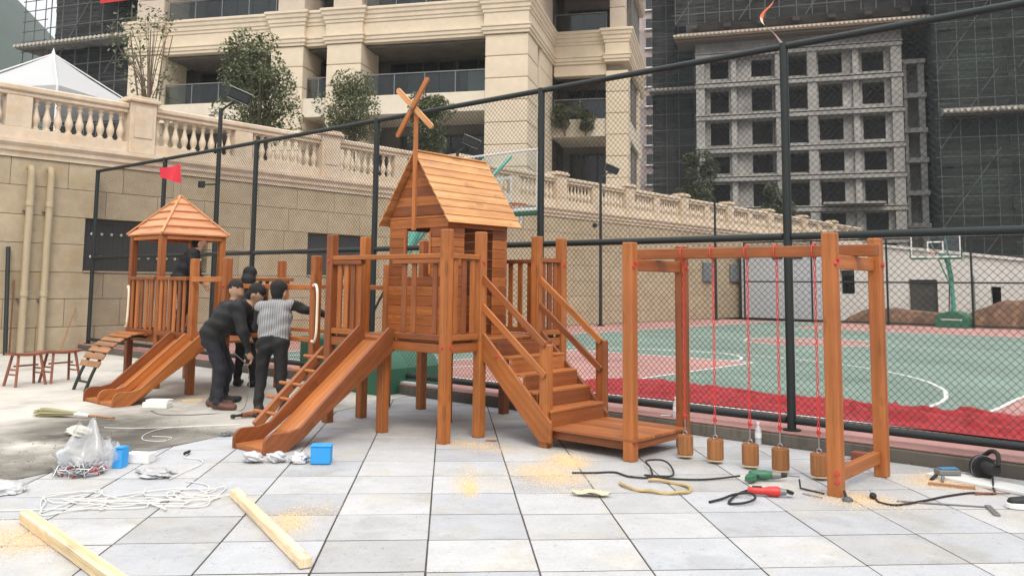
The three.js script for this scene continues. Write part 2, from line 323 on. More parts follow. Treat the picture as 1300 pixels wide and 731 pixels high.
{ // kerb under the court fence
  const k = thing('kerb', 'low grey concrete kerb with a pink painted top under the fence', 'kerb', [-8, 0, -8.3]); k.userData.kind = 'structure';
  box(k, 'kerb_wall', -19.9, 6, -0.07, 0.125, -8.48, -8.165, M.kerb, 0.02);
  box(k, 'kerb_cap', -19.9, 6, 0.1252, 0.140, -8.485, -8.172, M.courtRed, 0.006);
}
// court surface and its paint
setting('court', planeXZ(-19.9, 14, -38.6, -8.47, 0.0), M.courtRed);
setting('court_paint_green', planeXZ(-16.4, -2.5, -38.0, -10.2, 0.004), M.courtGreen);
setting('court_paint_key', planeXZ(-12.3, -7.72, -16.7, -10.2, 0.008), M.courtRed);
setting('court_paint_far_key', planeXZ(-13.4, -4.2, -38.0, -32.2, 0.008), M.courtRed);
{ const g = new THREE.CircleGeometry(1.85, 48).rotateX(-Math.PI / 2).translate(-9.5, 0.008, -24.3); setting('court_paint_circle', g, M.courtRed); }
{
  const L = []; let q = 0; const ln = (x0, z0, x1, z1, w = 0.06) => { const dx = x1 - x0, dz = z1 - z0, l = Math.hypot(dx, dz), nx = -dz / l * w / 2, nz = dx / l * w / 2; const y = 0.0125 + (q++ % 3) * 0.0006; const G = new THREE.BufferGeometry(); G.setAttribute('position', new THREE.Float32BufferAttribute([x0 + nx, y, z0 + nz, x1 + nx, y, z1 + nz, x1 - nx, y, z1 - nz, x0 - nx, y, z0 - nz], 3)); G.setAttribute('normal', new THREE.Float32BufferAttribute([0, 1, 0, 0, 1, 0, 0, 1, 0, 0, 1, 0], 3)); G.setIndex([0, 1, 2, 0, 2, 3]); L.push(G); };
  const arc = (cx, cz, r, a0, a1, w = 0.06) => { const g = new THREE.RingGeometry(r - w / 2, r + w / 2, 64, 1, a0, a1 - a0).rotateX(-Math.PI / 2).translate(cx, 0.0145 + (q++ % 3) * 0.0006, cz); g.deleteAttribute('uv'); L.push(g); };
  ln(-2.5, -10.2, -2.5, -38); ln(-16.4, -10.2, -16.4, -38); ln(-16.4, -10.2, -2.5, -10.2); ln(-16.4, -38, -2.5, -38); ln(-16.4, -24.3, -2.5, -24.3);
  ln(-7.72, -10.2, -7.72, -16.7); ln(-12.3, -10.2, -12.3, -16.7); ln(-12.3, -16.7, -7.72, -16.7); arc(-10.0, -16.7, 1.8, 0, Math.PI);
  arc(-9.3, -12.3, 6.1, 0.0, Math.PI); ln(-3.2, -12.3, -3.2, -10.2); ln(-15.4, -12.3, -15.4, -10.2); arc(-10.0, -11.3, 1.25, 0, Math.PI);
  arc(-9.5, -24.3, 1.85, 0, 2 * Math.PI); ln(-13.4, -32.2, -4.2, -32.2);
  setting('court_lines', mergeGeometries(L.map((g) => g.index ? g.toNonIndexed() : g)), M.line);
}
{ // raised terrace behind the retaining wall
  setting('terrace', cbox(60, 4.85, 78, 0.01), M.grey, null, [-50.3, 2.4, -30]);
}
// ---------------------------------------------------------------- retaining wall and balustrade
const WX = -19.95;
{
  const w = thing('retaining_wall', 'long beige stone block retaining wall with barred window beside the court', 'wall', [WX, 0, -20]);
  const ys = [0, 0.52, 1.14, 1.73, 2.36, 2.97, 3.6, 4.2], open = [[-11.25, -8.2], [-16.8, -14.3]];
  box(w, 'wall_core', WX - 0.7, WX - 0.33, -0.05, 4.3, -62, 9, M.stoneBack, 0.005);
  const far = [];
  for (let r = 0; r + 1 < ys.length; r++) {
    const inWin = ys[r] >= 1.7 && ys[r + 1] <= 3.0;
    let z = 9 - (r % 2) * 0.6 - (r * 0.17);
    while (z > -62) {
      const L = 1.24 + (R() < 0.3 ? rr(-0.15, 0.2) : 0); let a = z - L, b = z; z = a;
      const segs = []; let lo = a + 0.005, hi = b - 0.005;
      if (inWin) { let cur = [[lo, hi]]; for (const [o0, o1] of open) { const nx = []; for (const [s0, s1] of cur) { if (s1 <= o0 || s0 >= o1) nx.push([s0, s1]); else { if (s0 < o0 - 0.05) nx.push([s0, o0]); if (s1 > o1 + 0.05) nx.push([o1, s1]); } } cur = nx; } segs.push(...cur); } else segs.push([lo, hi]);
      for (const [s0, s1] of segs) {
        const p = rr(-0.004, 0.004), mat = pick(M.stone), v = wv();
        if (s0 > -38 && s1 < -3.5) box(w, 'stone_block', WX - 0.33, WX + p, ys[r] + 0.005, ys[r + 1] - 0.005, s0, s1, mat, 0.006, v);
        else { const g = cbox(0.33, ys[r + 1] - ys[r] - 0.01, s1 - s0, 0.006, v).clone(); g.translate(WX - 0.165, (ys[r] + ys[r + 1]) / 2, (s0 + s1) / 2); far.push(g); }
      }
    }
  }
  const fm = put(w, 'farther_blocks', mergeGeometries(far), M.stone[0]); fm.userData.kind = 'stuff';
  for (const [z0, z1] of open) {
    const g = sub(w, 'window');
    box(g, 'pane', WX - 0.30, WX - 0.27, 1.76, 2.95, z0 + 0.03, z1 - 0.03, M.dimGlass, 0.004);
    box(g, 'sill', WX - 0.26, WX + 0.03, 1.735, 1.775, z0 + 0.01, z1 - 0.01, M.stone[1], 0.004);
    if (z0 < -15) continue;  // farther opening is a plain recess, its dark pane stands in for shade
    const fl = []; for (const y of [1.80, 2.10, 2.62, 2.90]) fl.push([[WX - 0.05, y, z0 + 0.02], [WX - 0.05, y, z1 - 0.02]]);
    put(g, 'grille_rail', bars(fl, 0.012, 5), M.frame);
    const n = Math.round((z1 - z0) / 0.115);
    for (let i = 1; i < n; i++) { const z = z0 + (z1 - z0) * i / n; rod(g, 'grille_bar', [WX - 0.05, 1.78, z], [WX - 0.05, 2.93, z], 0.008, 0.008, M.frame, 5); }
    for (let i = 1; i < n; i += 2) for (const y of [2.1, 2.62]) { const z = z0 + (z1 - z0) * (i + 0.5) / n; const m = put(g, 'rosette', new THREE.OctahedronGeometry(0.036, 1).scale(0.4, 1, 1), M.tileEnd, [WX - 0.03, y, z]); }
  }
  // cornice along the head of the wall
  put(w, 'cornice', sweep([[WX - 0.3, 9], [WX - 0.3, -62]].map(([x, z]) => [x, z]).reverse().map(([x, z]) => [x, z]), [[0.30, 4.203], [0.34, 4.203], [0.34, 4.30], [0.40, 4.34], [0.40, 4.42], [0.47, 4.50], [0.47, 4.58], [0.36, 4.60], [0, 4.60]].map(([o, y]) => [-o, y])), M.balus);
}
{
  const b = thing('stone_balustrade', 'cream stone balustrade with turned balusters along the top of the retaining wall', 'balustrade', [WX, 4.6, -20]);
  const X0 = WX - 0.20, big = [-4.0, -9.4, -15.0, -20.6, -26.1, -31.0, -35.8, -40.6, -45.6, -50.6, -55.6], y0 = 4.604;
  const prof = [[0.055, 0], [0.075, 0.01], [0.075, 0.05], [0.045, 0.07], [0.06, 0.12], [0.085, 0.20], [0.088, 0.27], [0.06, 0.37], [0.04, 0.47], [0.036, 0.54], [0.06, 0.565], [0.06, 0.585], [0.042, 0.60], [0.042, 0.64], [0.075, 0.66], [0.075, 0.70]].map(([r, y]) => new THREE.Vector2(r, y));
  const bal = new THREE.LatheGeometry(prof, 9);
  box(b, 'plinth', X0 - 0.17, X0 + 0.17, y0, 4.86, -61, 8.5, M.balus, 0.01);
  let n = 0; const rest = [];
  for (let i = -1; i < big.length; i++) {
    const z1 = i < 0 ? 8.4 : big[i], z0 = i + 1 < big.length ? big[i + 1] : -61;
    if (i >= 0) { const p = sub(b, 'pillar'); box(p, 'shaft', X0 - 0.24, X0 + 0.24, y0, 5.84, z1 - 0.32, z1 + 0.32, M.balus, 0.012); box(p, 'panel', X0 + 0.2402, X0 + 0.262, 4.98, 5.72, z1 - 0.22, z1 + 0.22, M.balus, 0.008); box(p, 'pillar_cap', X0 - 0.32, X0 + 0.32, 5.842, 5.93, z1 - 0.4, z1 + 0.4, M.balus, 0.02); box(p, 'cap_crown', X0 - 0.27, X0 + 0.27, 5.932, 5.99, z1 - 0.35, z1 + 0.35, M.balus, 0.015); }
    const s1 = z1 - (i >= 0 ? 0.325 : 0), s0 = z0 + 0.325, zm = (s0 + s1) / 2;
    box(b, 'handrail', X0 - 0.15, X0 + 0.15, 5.57, 5.66, s0, s1, M.balus, 0.012); box(b, 'handrail_cap', X0 - 0.2, X0 + 0.2, 5.662, 5.80, s0, s1, M.balus, 0.03);
    box(b, 'middle_pier', X0 - 0.14, X0 + 0.14, 4.862, 5.568, zm - 0.26, zm + 0.26, M.balus, 0.01);
    for (const [a, c] of [[s0, zm - 0.26], [zm + 0.26, s1]]) { const k = Math.floor((c - a) / 0.225); for (let q = 0; q < k; q++) { const z = a + (c - a) * (q + 0.5) / k; if (z < -48 || z > -3) { rest.push(bal.clone().translate(X0, 4.864, z)); continue; } put(b, 'baluster', bal, M.balus, [X0, 4.864, z]); n++; } }
  }
  if (rest.length) put(b, 'farther_balusters', mergeGeometries(rest), M.balus).userData.kind = 'stuff';
}
{ // drain pipes on the wall
  for (const z of [-6.96, -7.36]) {
    const d = thing('drain_pipe', z > -7 ? 'beige drain pipe on the stone wall, farther from the fence' : 'beige drain pipe on the stone wall, closer to the fence', 'pipe', [WX + 0.12, 0, z]);
    put(d, 'pipe', new THREE.TubeGeometry(new THREE.CatmullRomCurve3([V(WX - 0.02, 4.0, z), V(WX + 0.08, 3.99, z), V(WX + 0.125, 3.9, z), V(WX + 0.13, 3.7, z), V(WX + 0.13, 2, z), V(WX + 0.13, 0, z)]), 40, 0.075, 12), M.pipe);
    for (const y of [3.2, 1.25]) rod(d, 'collar', [WX + 0.13, y - 0.05, z], [WX + 0.13, y + 0.07, z], 0.09, 0.088, M.pipe, 14);
    for (const y of [3.05, 1.12]) box(d, 'clip', WX + 0.003, WX + 0.12, y - 0.015, y + 0.015, z - 0.1, z + 0.1, M.dullSteel, 0.003);
  }
  const p = rodGeo([WX + 0.5, 0, -6.55], [WX + 0.06, 2.25, -6.62], 0.045, 0.045, 10); tag(put(scene, 'steel_pole', p, M.fence), 'dark steel pole leaning on the stone wall near the pipes', 'pole');
  tag(put(scene, 'wooden_stick', rodGeo([WX + 0.4, 0, -6.66], [WX + 0.04, 1.55, -6.78], 0.018, 0.014, 7), M.redWood[0]), 'thin brown stick leaning beside the dark steel pole', 'stick');
  tag(put(scene, 'bamboo_cane', rodGeo([WX + 0.5, 0, -7.62], [WX + 0.05, 0.95, -8.08], 0.014, 0.012, 7), M.treadGrey[0]), 'thin cane leaning on the wall at the fence corner', 'cane');
}
// ---------------------------------------------------------------- chain link fences
function chain(parent, x0, x1, y0, y1, z, p, r, n = 3) {
  const L = [], H = y1 - y0, W = x1 - x0;
  for (let s = -1; s <= 1; s += 2) for (let k = 0; k < (W + H) / p; k++) {
    const c = (k + 0.5) * p;   // x + s'y = c
    let xa = Math.max(0, c - H), xb = Math.min(W, c), ya = c - xa, yb = c - xb;
    if (xb - xa < 0.004) continue;
    if (s > 0) L.push([[x0 + xa, y0 + ya, z + 0.0022], [x0 + xb, y0 + yb, z + 0.0022]]);
    else L.push([[x0 + W - xa, y0 + ya, z - 0.0022], [x0 + W - xb, y0 + yb, z - 0.0022]]);
  }
  const m = put(parent, 'wire_mesh', bars(L, r, n), M.wire); return m;
}
{
  const FZ = -8.33, f = thing('chain_link_fence', 'tall dark green chain link fence on the kerb between the playground and court', 'fence', [-8, 0.14, FZ]);
  const px = [-19.75, -16.6, -13.25, -9.94, -6.70, -3.47, -0.2, 3.07];
  for (const x of px) { const post = sub(f, 'post'); rod(post, 'tube', [x, 0.12, FZ], [x, 4.08, FZ], 0.044, 0.044, M.fence, 14); rod(post, 'base_plate', [x, 0.141, FZ], [x, 0.155, FZ], 0.09, 0.09, M.fence, 10); }
  rod(f, 'rail', [px[0], 4.05, FZ], [px[7], 4.05, FZ], 0.036, 0.036, M.fence, 12);
  for (let i = 0; i < 7; i++) {
    const a = px[i] + 0.05, b = px[i + 1] - 0.05;
    rod(f, 'rail', [a, 2.07, FZ], [b, 2.07, FZ], 0.037, 0.037, M.fence, 12); rod(f, 'rail', [a, 0.24, FZ], [b, 0.24, FZ], 0.037, 0.037, M.fence, 12);
    chain(f, a, b, 0.27, 2.04, FZ, 0.068, 0.0024); chain(f, a, b, 2.10, 4.02, FZ, 0.068, 0.0024);
  }
  // torn ribbon on the head of a post
  const r = thing('torn_ribbon', 'torn orange and white ribbon tied to the fence top rail', 'ribbon', [-3.5, 4.05, FZ]);
  const pts = [[-3.49, 4.09, FZ], [-3.56, 4.2, FZ + 0.02], [-3.70, 4.36, FZ], [-3.70, 4.45, FZ - 0.02], [-3.58, 4.53, FZ + 0.01], [-3.53, 4.62, FZ], [-3.46, 4.74, FZ]];
  const cv = new THREE.CatmullRomCurve3(pts.map((p) => V(...p)));
  const strip = (t0, t1, w, tw) => { const P = [], I = [], n = 24; for (let i = 0; i <= n; i++) { const t = t0 + (t1 - t0) * i / n, p = cv.getPoint(t), a = tw + 5 * t, ww = w(t); for (const s of [-1, 1]) P.push(p.x + s * ww * Math.cos(a), p.y + s * ww * 0.4, p.z + s * ww * Math.sin(a)); if (i < n) { const o = 2 * i; I.push(o, o + 1, o + 2, o + 2, o + 1, o + 3); } } const G = new THREE.BufferGeometry(); G.setAttribute('position', new THREE.Float32BufferAttribute(P, 3)); G.setIndex(I); G.computeVertexNormals(); return G; };
  put(r, 'white_end', strip(0, 0.42, () => 0.014, 0.4), std(0.75, 0.62, 0.55, 0.7, { side: THREE.DoubleSide }));
  put(r, 'orange_end', strip(0.4, 1, (t) => 0.018 + 0.05 * Math.max(0, t - 0.6), 0.7), std(0.75, 0.17, 0.07, 0.7, { side: THREE.DoubleSide }));
}
{
  const FZ = -38.4, f = thing('far_fence', 'dark chain link fence across the far end of the court', 'fence', [-8, 0, FZ]);
  const px = []; for (let x = -18.2; x < 12; x += 3.3) px.push(x);
  for (const x of px) rod(f, 'post', [x, 0, FZ], [x, 3.74, FZ], 0.045, 0.045, M.fence, 8);
  for (const y of [3.72, 1.84, 0.1]) rod(f, 'rail', [px[0], y, FZ], [px[px.length - 1], y, FZ], 0.034, 0.034, M.fence, 8);
  for (let i = 0; i + 1 < px.length; i++) chain(f, px[i], px[i + 1], 0.1, 3.7, FZ, 0.11, 0.0015);
}
// ---------------------------------------------------------------- floodlights along the wall
function flood(z, label, withLamp, turn) {
  const x = -19.0, t = thing('floodlight_post', label, 'floodlight', [x, 0, z], 'floodlight posts along the court side of the wall');
  rod(t, 'post', [x, 0, z], [x, 5.85, z], 0.07, 0.05, M.fence, 12);
  rod(t, 'base_plate', [x, 0.0, z], [x, 0.04, z], 0.16, 0.16, M.fence, 12);
  rod(t, 'bracket_arm', [x, 3.95, z], [x + 0.05, 3.9, z + 0.4], 0.02, 0.02, M.fence, 6);
  box(t, 'bracket_box', x - 0.04, x + 0.1, 3.82, 3.98, z + 0.38, z + 0.5, M.fence, 0.01);
  if (withLamp) {
    const e = [x + 0.28, 6.12, z - 0.32]; rod(t, 'lamp_arm', [x, 5.8, z], e, 0.03, 0.03, M.fence, 8);
    const l = sub(t, 'lamp_head'); l.position.set(e[0] - x, e[1], e[2] - z); ORG.set(l, V(0, 0, 0)); l.rotation.set(0.15, turn, -0.5);
    box(l, 'housing', -0.28, 0.28, -0.08, 0.18, -0.2, 0.2, M.fence, 0.03); box(l, 'lens', -0.25, 0.25, -0.095, -0.081, -0.17, 0.17, std(0.4, 0.42, 0.42, 0.15), 0.003); box(l, 'hood', -0.30, 0.30, 0.181, 0.205, -0.22, 0.22, std(0.32, 0.33, 0.33, 0.6), 0.01); box(l, 'yoke', -0.06, 0.06, -0.14, -0.096, -0.21, 0.21, M.fence, 0.005);
  }
}
flood(-10.9, 'tall floodlight post in front of the barred window wall, tilted lamp above balustrade', true, 0.9);
flood(-19.3, 'floodlight post whose lamp shows just above the playhouse roof', true, 0.7);
flood(-27.4, 'floodlight post behind the stair railing with lamp below the balcony bay', true, 0.7);
flood(-37.0, 'slim lampless post near the far end of the stone wall', false, 0);
// ---------------------------------------------------------------- beige apartment building
function local(name, label, category, pos, rotDeg, group) { const t = thing(name, label, category, pos, group); t.rotation.y = rotDeg * Math.PI / 180; ORG.set(t, V(0, 0, 0)); return t; }
{
  const b = local('apartment_building', 'cream stone apartment building with deep balconies and heavy cornices', 'building', [-25.72, 0, -28.0], 27.27);
  const pier = (u0, u1, z0, z1, y0, y1, mat = M.facade) => { // stone pier with grooved courses
    const p = sub(b, 'pier'), n = Math.round((y1 - y0) / 1.05), h = (y1 - y0) / n;
    box(p, 'pier_core', u0 + 0.03, u1 - 0.03, y0, y1, z0 + 0.03, z1 - 0.03, M.stone[0], 0.01);
    for (let i = 0; i < n; i++) box(p, 'course', u0, u1, y0 + i * h + 0.02, y0 + (i + 1) * h - 0.02, z0, z1, mat, 0.02, i);
  };
  const P = [[-19.15, -17.25], [-11.05, -9.32], [-8.07, -6.28], [-0.12, 1.9]];
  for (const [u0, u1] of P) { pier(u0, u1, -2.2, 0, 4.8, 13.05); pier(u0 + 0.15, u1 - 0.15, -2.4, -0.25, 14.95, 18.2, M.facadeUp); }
  // entablature following the piers, returning along the side and round the bay
  const path = [[-19.2, -14]]; for (const [u0, u1] of P.slice(0, 3)) path.push([u0 - 0.02, 0.02], [u1 + 0.02, 0.02], [u1 + 0.02, -0.22]), path.push([0, 0]);
  const pth = [[-19.17, -14], [-19.17, 0.02], [-17.23, 0.02], [-17.23, -0.22], [-11.07, -0.22], [-11.07, 0.02], [-9.30, 0.02], [-9.30, -0.22], [-8.09, -0.22], [-8.09, 0.02], [-6.26, 0.02], [-6.26, -0.22], [-0.14, -0.22], [-0.14, 0.04], [1.92, 0.04], [1.92, -6.1], [4.72, -6.1], [4.72, -5.85], [5.88, -5.85], [5.88, -15]].map(([x, z]) => [x, z]);
  const prof = (y) => [[-0.4, y], [0.06, y], [0.06, y + 0.12], [0.12, y + 0.16], [0.12, y + 0.30], [0.17, y + 0.34], [0.17, y + 0.40], [0.03, y + 0.44], [0.03, y + 1.0], [0.08, y + 1.02], [0.08, y + 1.14], [0.13, y + 1.18], [0.14, y + 1.34], [0.20, y + 1.40], [0.22, y + 1.54], [0.28, y + 1.60], [0.28, y + 1.71], [0.22, y + 1.74], [-0.6, y + 1.76]];
  put(b, 'entablature', sweep(pth, prof(13.06)), M.facade);
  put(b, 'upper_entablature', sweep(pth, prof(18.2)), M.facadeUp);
  // floors between the piers
  box(b, 'floor_slab', -19.1, 1.88, 13.1, 14.75, -14, -0.45, M.facadeLow, 0.01);
  box(b, 'floor_slab', 1.88, 5.84, 13.1, 14.75, -14.9, -6.35, M.facadeLow, 0.01);
  box(b, 'floor_slab', -19.0, 1.85, 9.52, 10.45, -14, -0.12, M.facadeLow, 0.02);
  box(b, 'floor_slab', 1.85, 5.82, 9.22, 10.15, -14.9, -6.06, M.facadeLow, 0.02);
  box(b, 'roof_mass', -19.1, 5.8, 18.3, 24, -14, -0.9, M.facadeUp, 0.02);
  for (const [y0, y1] of [[4.8, 9.52], [10.45, 13.1], [14.75, 18.2]]) { box(b, 'rear_wall', -18.9, 1.6, y0, y1, -3.6, -3.3, M.recessShade, 0.01); box(b, 'rear_wall', 1.9, 5.6, y0 - 0.3, y1, -9.6, -9.3, M.recessShade, 0.01); }
  box(b, 'inner_wall', 1.2, 1.5, 4.8, 24, -14, -3.7, M.recessShade, 0.01); box(b, 'inner_wall', 1.52, 5.7, 4.8, 24, -14.8, -9.7, M.recessShade, 0.01);
  box(b, 'side_wall', -19.1, -18.8, 4.8, 18.2, -14, -2.2, M.facade, 0.01);
  for (const [y0, y1] of [[4.8, 13.05], [14.85, 18.2]]) {
    // side wall facing the court, with a slit window
    box(b, 'side_wall', 1.55, 1.88, y0, y1, -6.06, -2.75, y0 < 10 ? M.facade : M.facadeUp, 0.01, 1);
  }
  for (let y = 5.9; y < 13; y += 1.05) box(b, 'side_course', 1.88, 1.90, y, y + 1.0, -6.0, -2.8, M.facade, 0.01, 2);
  box(b, 'slit_window', 1.6, 1.78, 10.4, 12.9, -2.74, -2.22, M.darkGlass, 0.01);
  // bay corner pier and the column behind it
  pier(4.72, 5.86, -7.1, -5.87, 4.8, 12.6); box(b, 'bay_band', 1.95, 4.70, 12.45, 13.08, -6.6, -6.12, M.facade, 0.02);
  pier(4.9, 5.7, -7.0, -6.1, 14.9, 18.2, M.facadeUp); pier(4.95, 5.84, -13.4, -12.4, 4.8, 13.05);
  box(b, 'side_slab', 5.0, 5.86, 9.2, 10.2, -12.4, -7.12, M.facadeLow, 0.02);
  // windows at the back of each balcony, glass balustrades at the front
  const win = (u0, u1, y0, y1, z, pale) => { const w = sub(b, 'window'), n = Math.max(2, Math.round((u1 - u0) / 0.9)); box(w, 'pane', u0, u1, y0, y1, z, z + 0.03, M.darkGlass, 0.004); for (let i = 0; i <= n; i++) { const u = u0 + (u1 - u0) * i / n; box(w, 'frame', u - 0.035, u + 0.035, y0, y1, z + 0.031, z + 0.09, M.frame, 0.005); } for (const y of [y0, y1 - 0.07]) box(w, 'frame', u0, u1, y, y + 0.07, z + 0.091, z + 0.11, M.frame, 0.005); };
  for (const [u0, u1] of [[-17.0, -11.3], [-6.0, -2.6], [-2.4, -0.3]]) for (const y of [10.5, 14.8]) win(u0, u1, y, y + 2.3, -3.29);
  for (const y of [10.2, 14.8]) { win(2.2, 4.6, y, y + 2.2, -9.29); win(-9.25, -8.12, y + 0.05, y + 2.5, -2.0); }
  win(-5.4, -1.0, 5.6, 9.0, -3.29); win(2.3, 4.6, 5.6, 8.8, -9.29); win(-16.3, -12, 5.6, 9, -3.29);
  const rail = (u0, u1, y, z) => { const g = sub(b, 'balcony_railing'), n = Math.max(2, Math.round((u1 - u0) / 1.5)); for (let i = 0; i < n; i++) box(g, 'glass_panel', u0 + (u1 - u0) * i / n + 0.03, u0 + (u1 - u0) * (i + 1) / n - 0.03, y + 0.08, y + 1.02, z - 0.006, z + 0.006, M.glass, 0.001); for (let i = 0; i <= n; i++) { const u = u0 + (u1 - u0) * i / n; box(g, 'railing_post', u - 0.022, u + 0.022, y, y + 1.06, z - 0.03, z + 0.03, M.dullSteel, 0.004); } box(g, 'handrail', u0, u1, y + 1.06, y + 1.11, z - 0.035, z + 0.035, M.dullSteel, 0.005); };
  for (const y of [10.455, 14.82]) { rail(-17.2, -11.1, y, -0.45); rail(-6.25, -0.15, y, -0.45); }
  rail(1.95, 4.7, 10.155, -6.3); rail(1.95, 4.7, 14.82, -6.5); rail(-9.3, -8.1, 10.455, -0.5);
  const cr = sub(b, 'curtain_window'); box(cr, 'curtain', -1.85, -0.9, 10.6, 12.2, -3.14, -3.12, std(0.45, 0.5, 0.5, 0.9), 0.003);
  put(b, 'soffit', cbox(17.5, 0.1, 2.6, 0.01), M.recessShade, [-8.6, 13.04 - 0.06, -1.9]);
}
// ---------------------------------------------------------------- concrete frame building under construction
const GREY = [[-32.13, 0, -80.57], 22.77];
{
  const g = local('unfinished_building', 'bare grey concrete apartment frame with empty window openings', 'building', ...GREY);
  const fl = [-0.2, 3.2, 6.3, 9.4, 12.55, 15.45, 18.85, 22.2, 25.3], cols = [[-9.97, -9.1], [-6.5, -5.95], [-2.18, -1.44], [0.85, 1.73], [5.03, 5.6], [8.46, 9.43]];
  for (const [u0, u1] of cols) box(g, 'column', u0, u1, 0, 25.3, -1.0, (u1 - u0 > 0.7 ? 0 : -0.35), M.grey, 0.03, Math.abs(u0) * 3 | 0);
  for (let i = 1; i < fl.length; i++) { const y = fl[i]; box(g, 'floor_edge', -10.0, 9.5, y - 0.42, y - 0.06, -1.3, 0.14, M.grey, 0.02, i); box(g, 'floor_edge_lip', -10.05, 9.55, y + 0.02, y + 0.14, -1.2, 0.22, M.grey, 0.02, i); box(g, 'floor_plate', -10, 9.4, y - 0.3, y - 0.05, -13, -1.32, M.greyDark, 0.02); }
  // infill walls with openings, one for each bay and floor
  const bays = [[-9.1, -6.5, -8.6, -6.75], [-5.95, -2.18, -4.5, -2.3], [-1.44, 0.85, -1.35, 0.8], [1.73, 5.03, 1.9, 4.1], [5.6, 8.46, 5.9, 7.9]];
  for (let i = 2; i + 1 < fl.length; i++) for (const [u0, u1, a0, a1] of bays) {
    const y0 = fl[i] + 0.145, y1 = fl[i + 1] - 0.425, low = i < 4, s0 = y0 + (low ? 0.05 : rr(0.25, 0.5)), s1 = y1 - rr(0.1, 0.3);
    const sh = new THREE.Shape([[u0 + 0.01, y0], [u1 - 0.01, y0], [u1 - 0.01, y1], [u0 + 0.01, y1]].map((p) => new THREE.Vector2(...p)));
    sh.holes.push(new THREE.Path([[a0, s0], [a0, s1], [a1, s1], [a1, s0]].map((p) => new THREE.Vector2(...p))));
    const m = put(g, 'infill_wall', new THREE.ExtrudeGeometry(sh, { depth: 0.2, bevelEnabled: false }), R() < 0.6 ? M.greyDark : M.grey, [0, 0, -0.95]);
  }
  box(g, 'dark_core', -9.6, 9.2, 0, 25.2, -13, -5.5, M.greyDark, 0.02);
  for (const u of [-9.9, 9.1]) box(g, 'end_wall', u, u + 0.3, 0, 25.2, -13, -1.35, M.greyDark, 0.02); for (let k = 0; k < 4; k++) box(g, 'party_wall', -6.3 + k * 3.75, -6.1 + k * 3.75, 0.1, 25, -5.5, -1.35, M.greyDark, 0.01);
  // narrower wing to the side
  for (const [u0, u1] of [[9.65, 9.95], [10.95, 11.5]]) box(g, 'wing_column', u0, u1, 0, 23.4, -2.0, -1.2, M.grey, 0.02);
  box(g, 'wing_core', 9.6, 11.4, 0, 23.2, -6, -3.2, M.greyDark, 0.02);
  for (let i = 1; i < 8; i++) box(g, 'wing_slab', 9.6, 11.65, fl[i] + 1.05, fl[i] + 1.5, -4, -1.0, M.grey, 0.02, i);
  box(g, 'parapet_wall', -10, 9.5, 25.45, 26.6, -2, -0.1, M.greyDark, 0.03);
  // tiled eave band
  const e = sub(g, 'tiled_eave'); put(e, 'eave_roof', hexa([[-12, 26.75, 1.6], [12.2, 26.75, 1.6], [12.2, 26.75, -2.5], [-12, 26.75, -2.5], [-12, 27.05, 1.7], [12.2, 27.05, 1.7], [12.2, 28.5, -2.5], [-12, 28.5, -2.5]]), M.tile);
  const tg = []; for (let u = -11.9; u < 12.1; u += 0.42) tg.push(new THREE.CylinderGeometry(0.13, 0.13, 0.2, 8).rotateX(Math.PI / 2).translate(u, 26.98, 1.78)); put(e, 'tile_ends', mergeGeometries(tg), M.tileEnd).userData.kind = 'stuff';
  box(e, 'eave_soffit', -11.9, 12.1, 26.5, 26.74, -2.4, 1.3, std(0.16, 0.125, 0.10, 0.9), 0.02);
  box(g, 'balcony_platform', 2.0, 7.5, 9.55, 9.75, -0.5, 1.4, M.grey, 0.02);
}
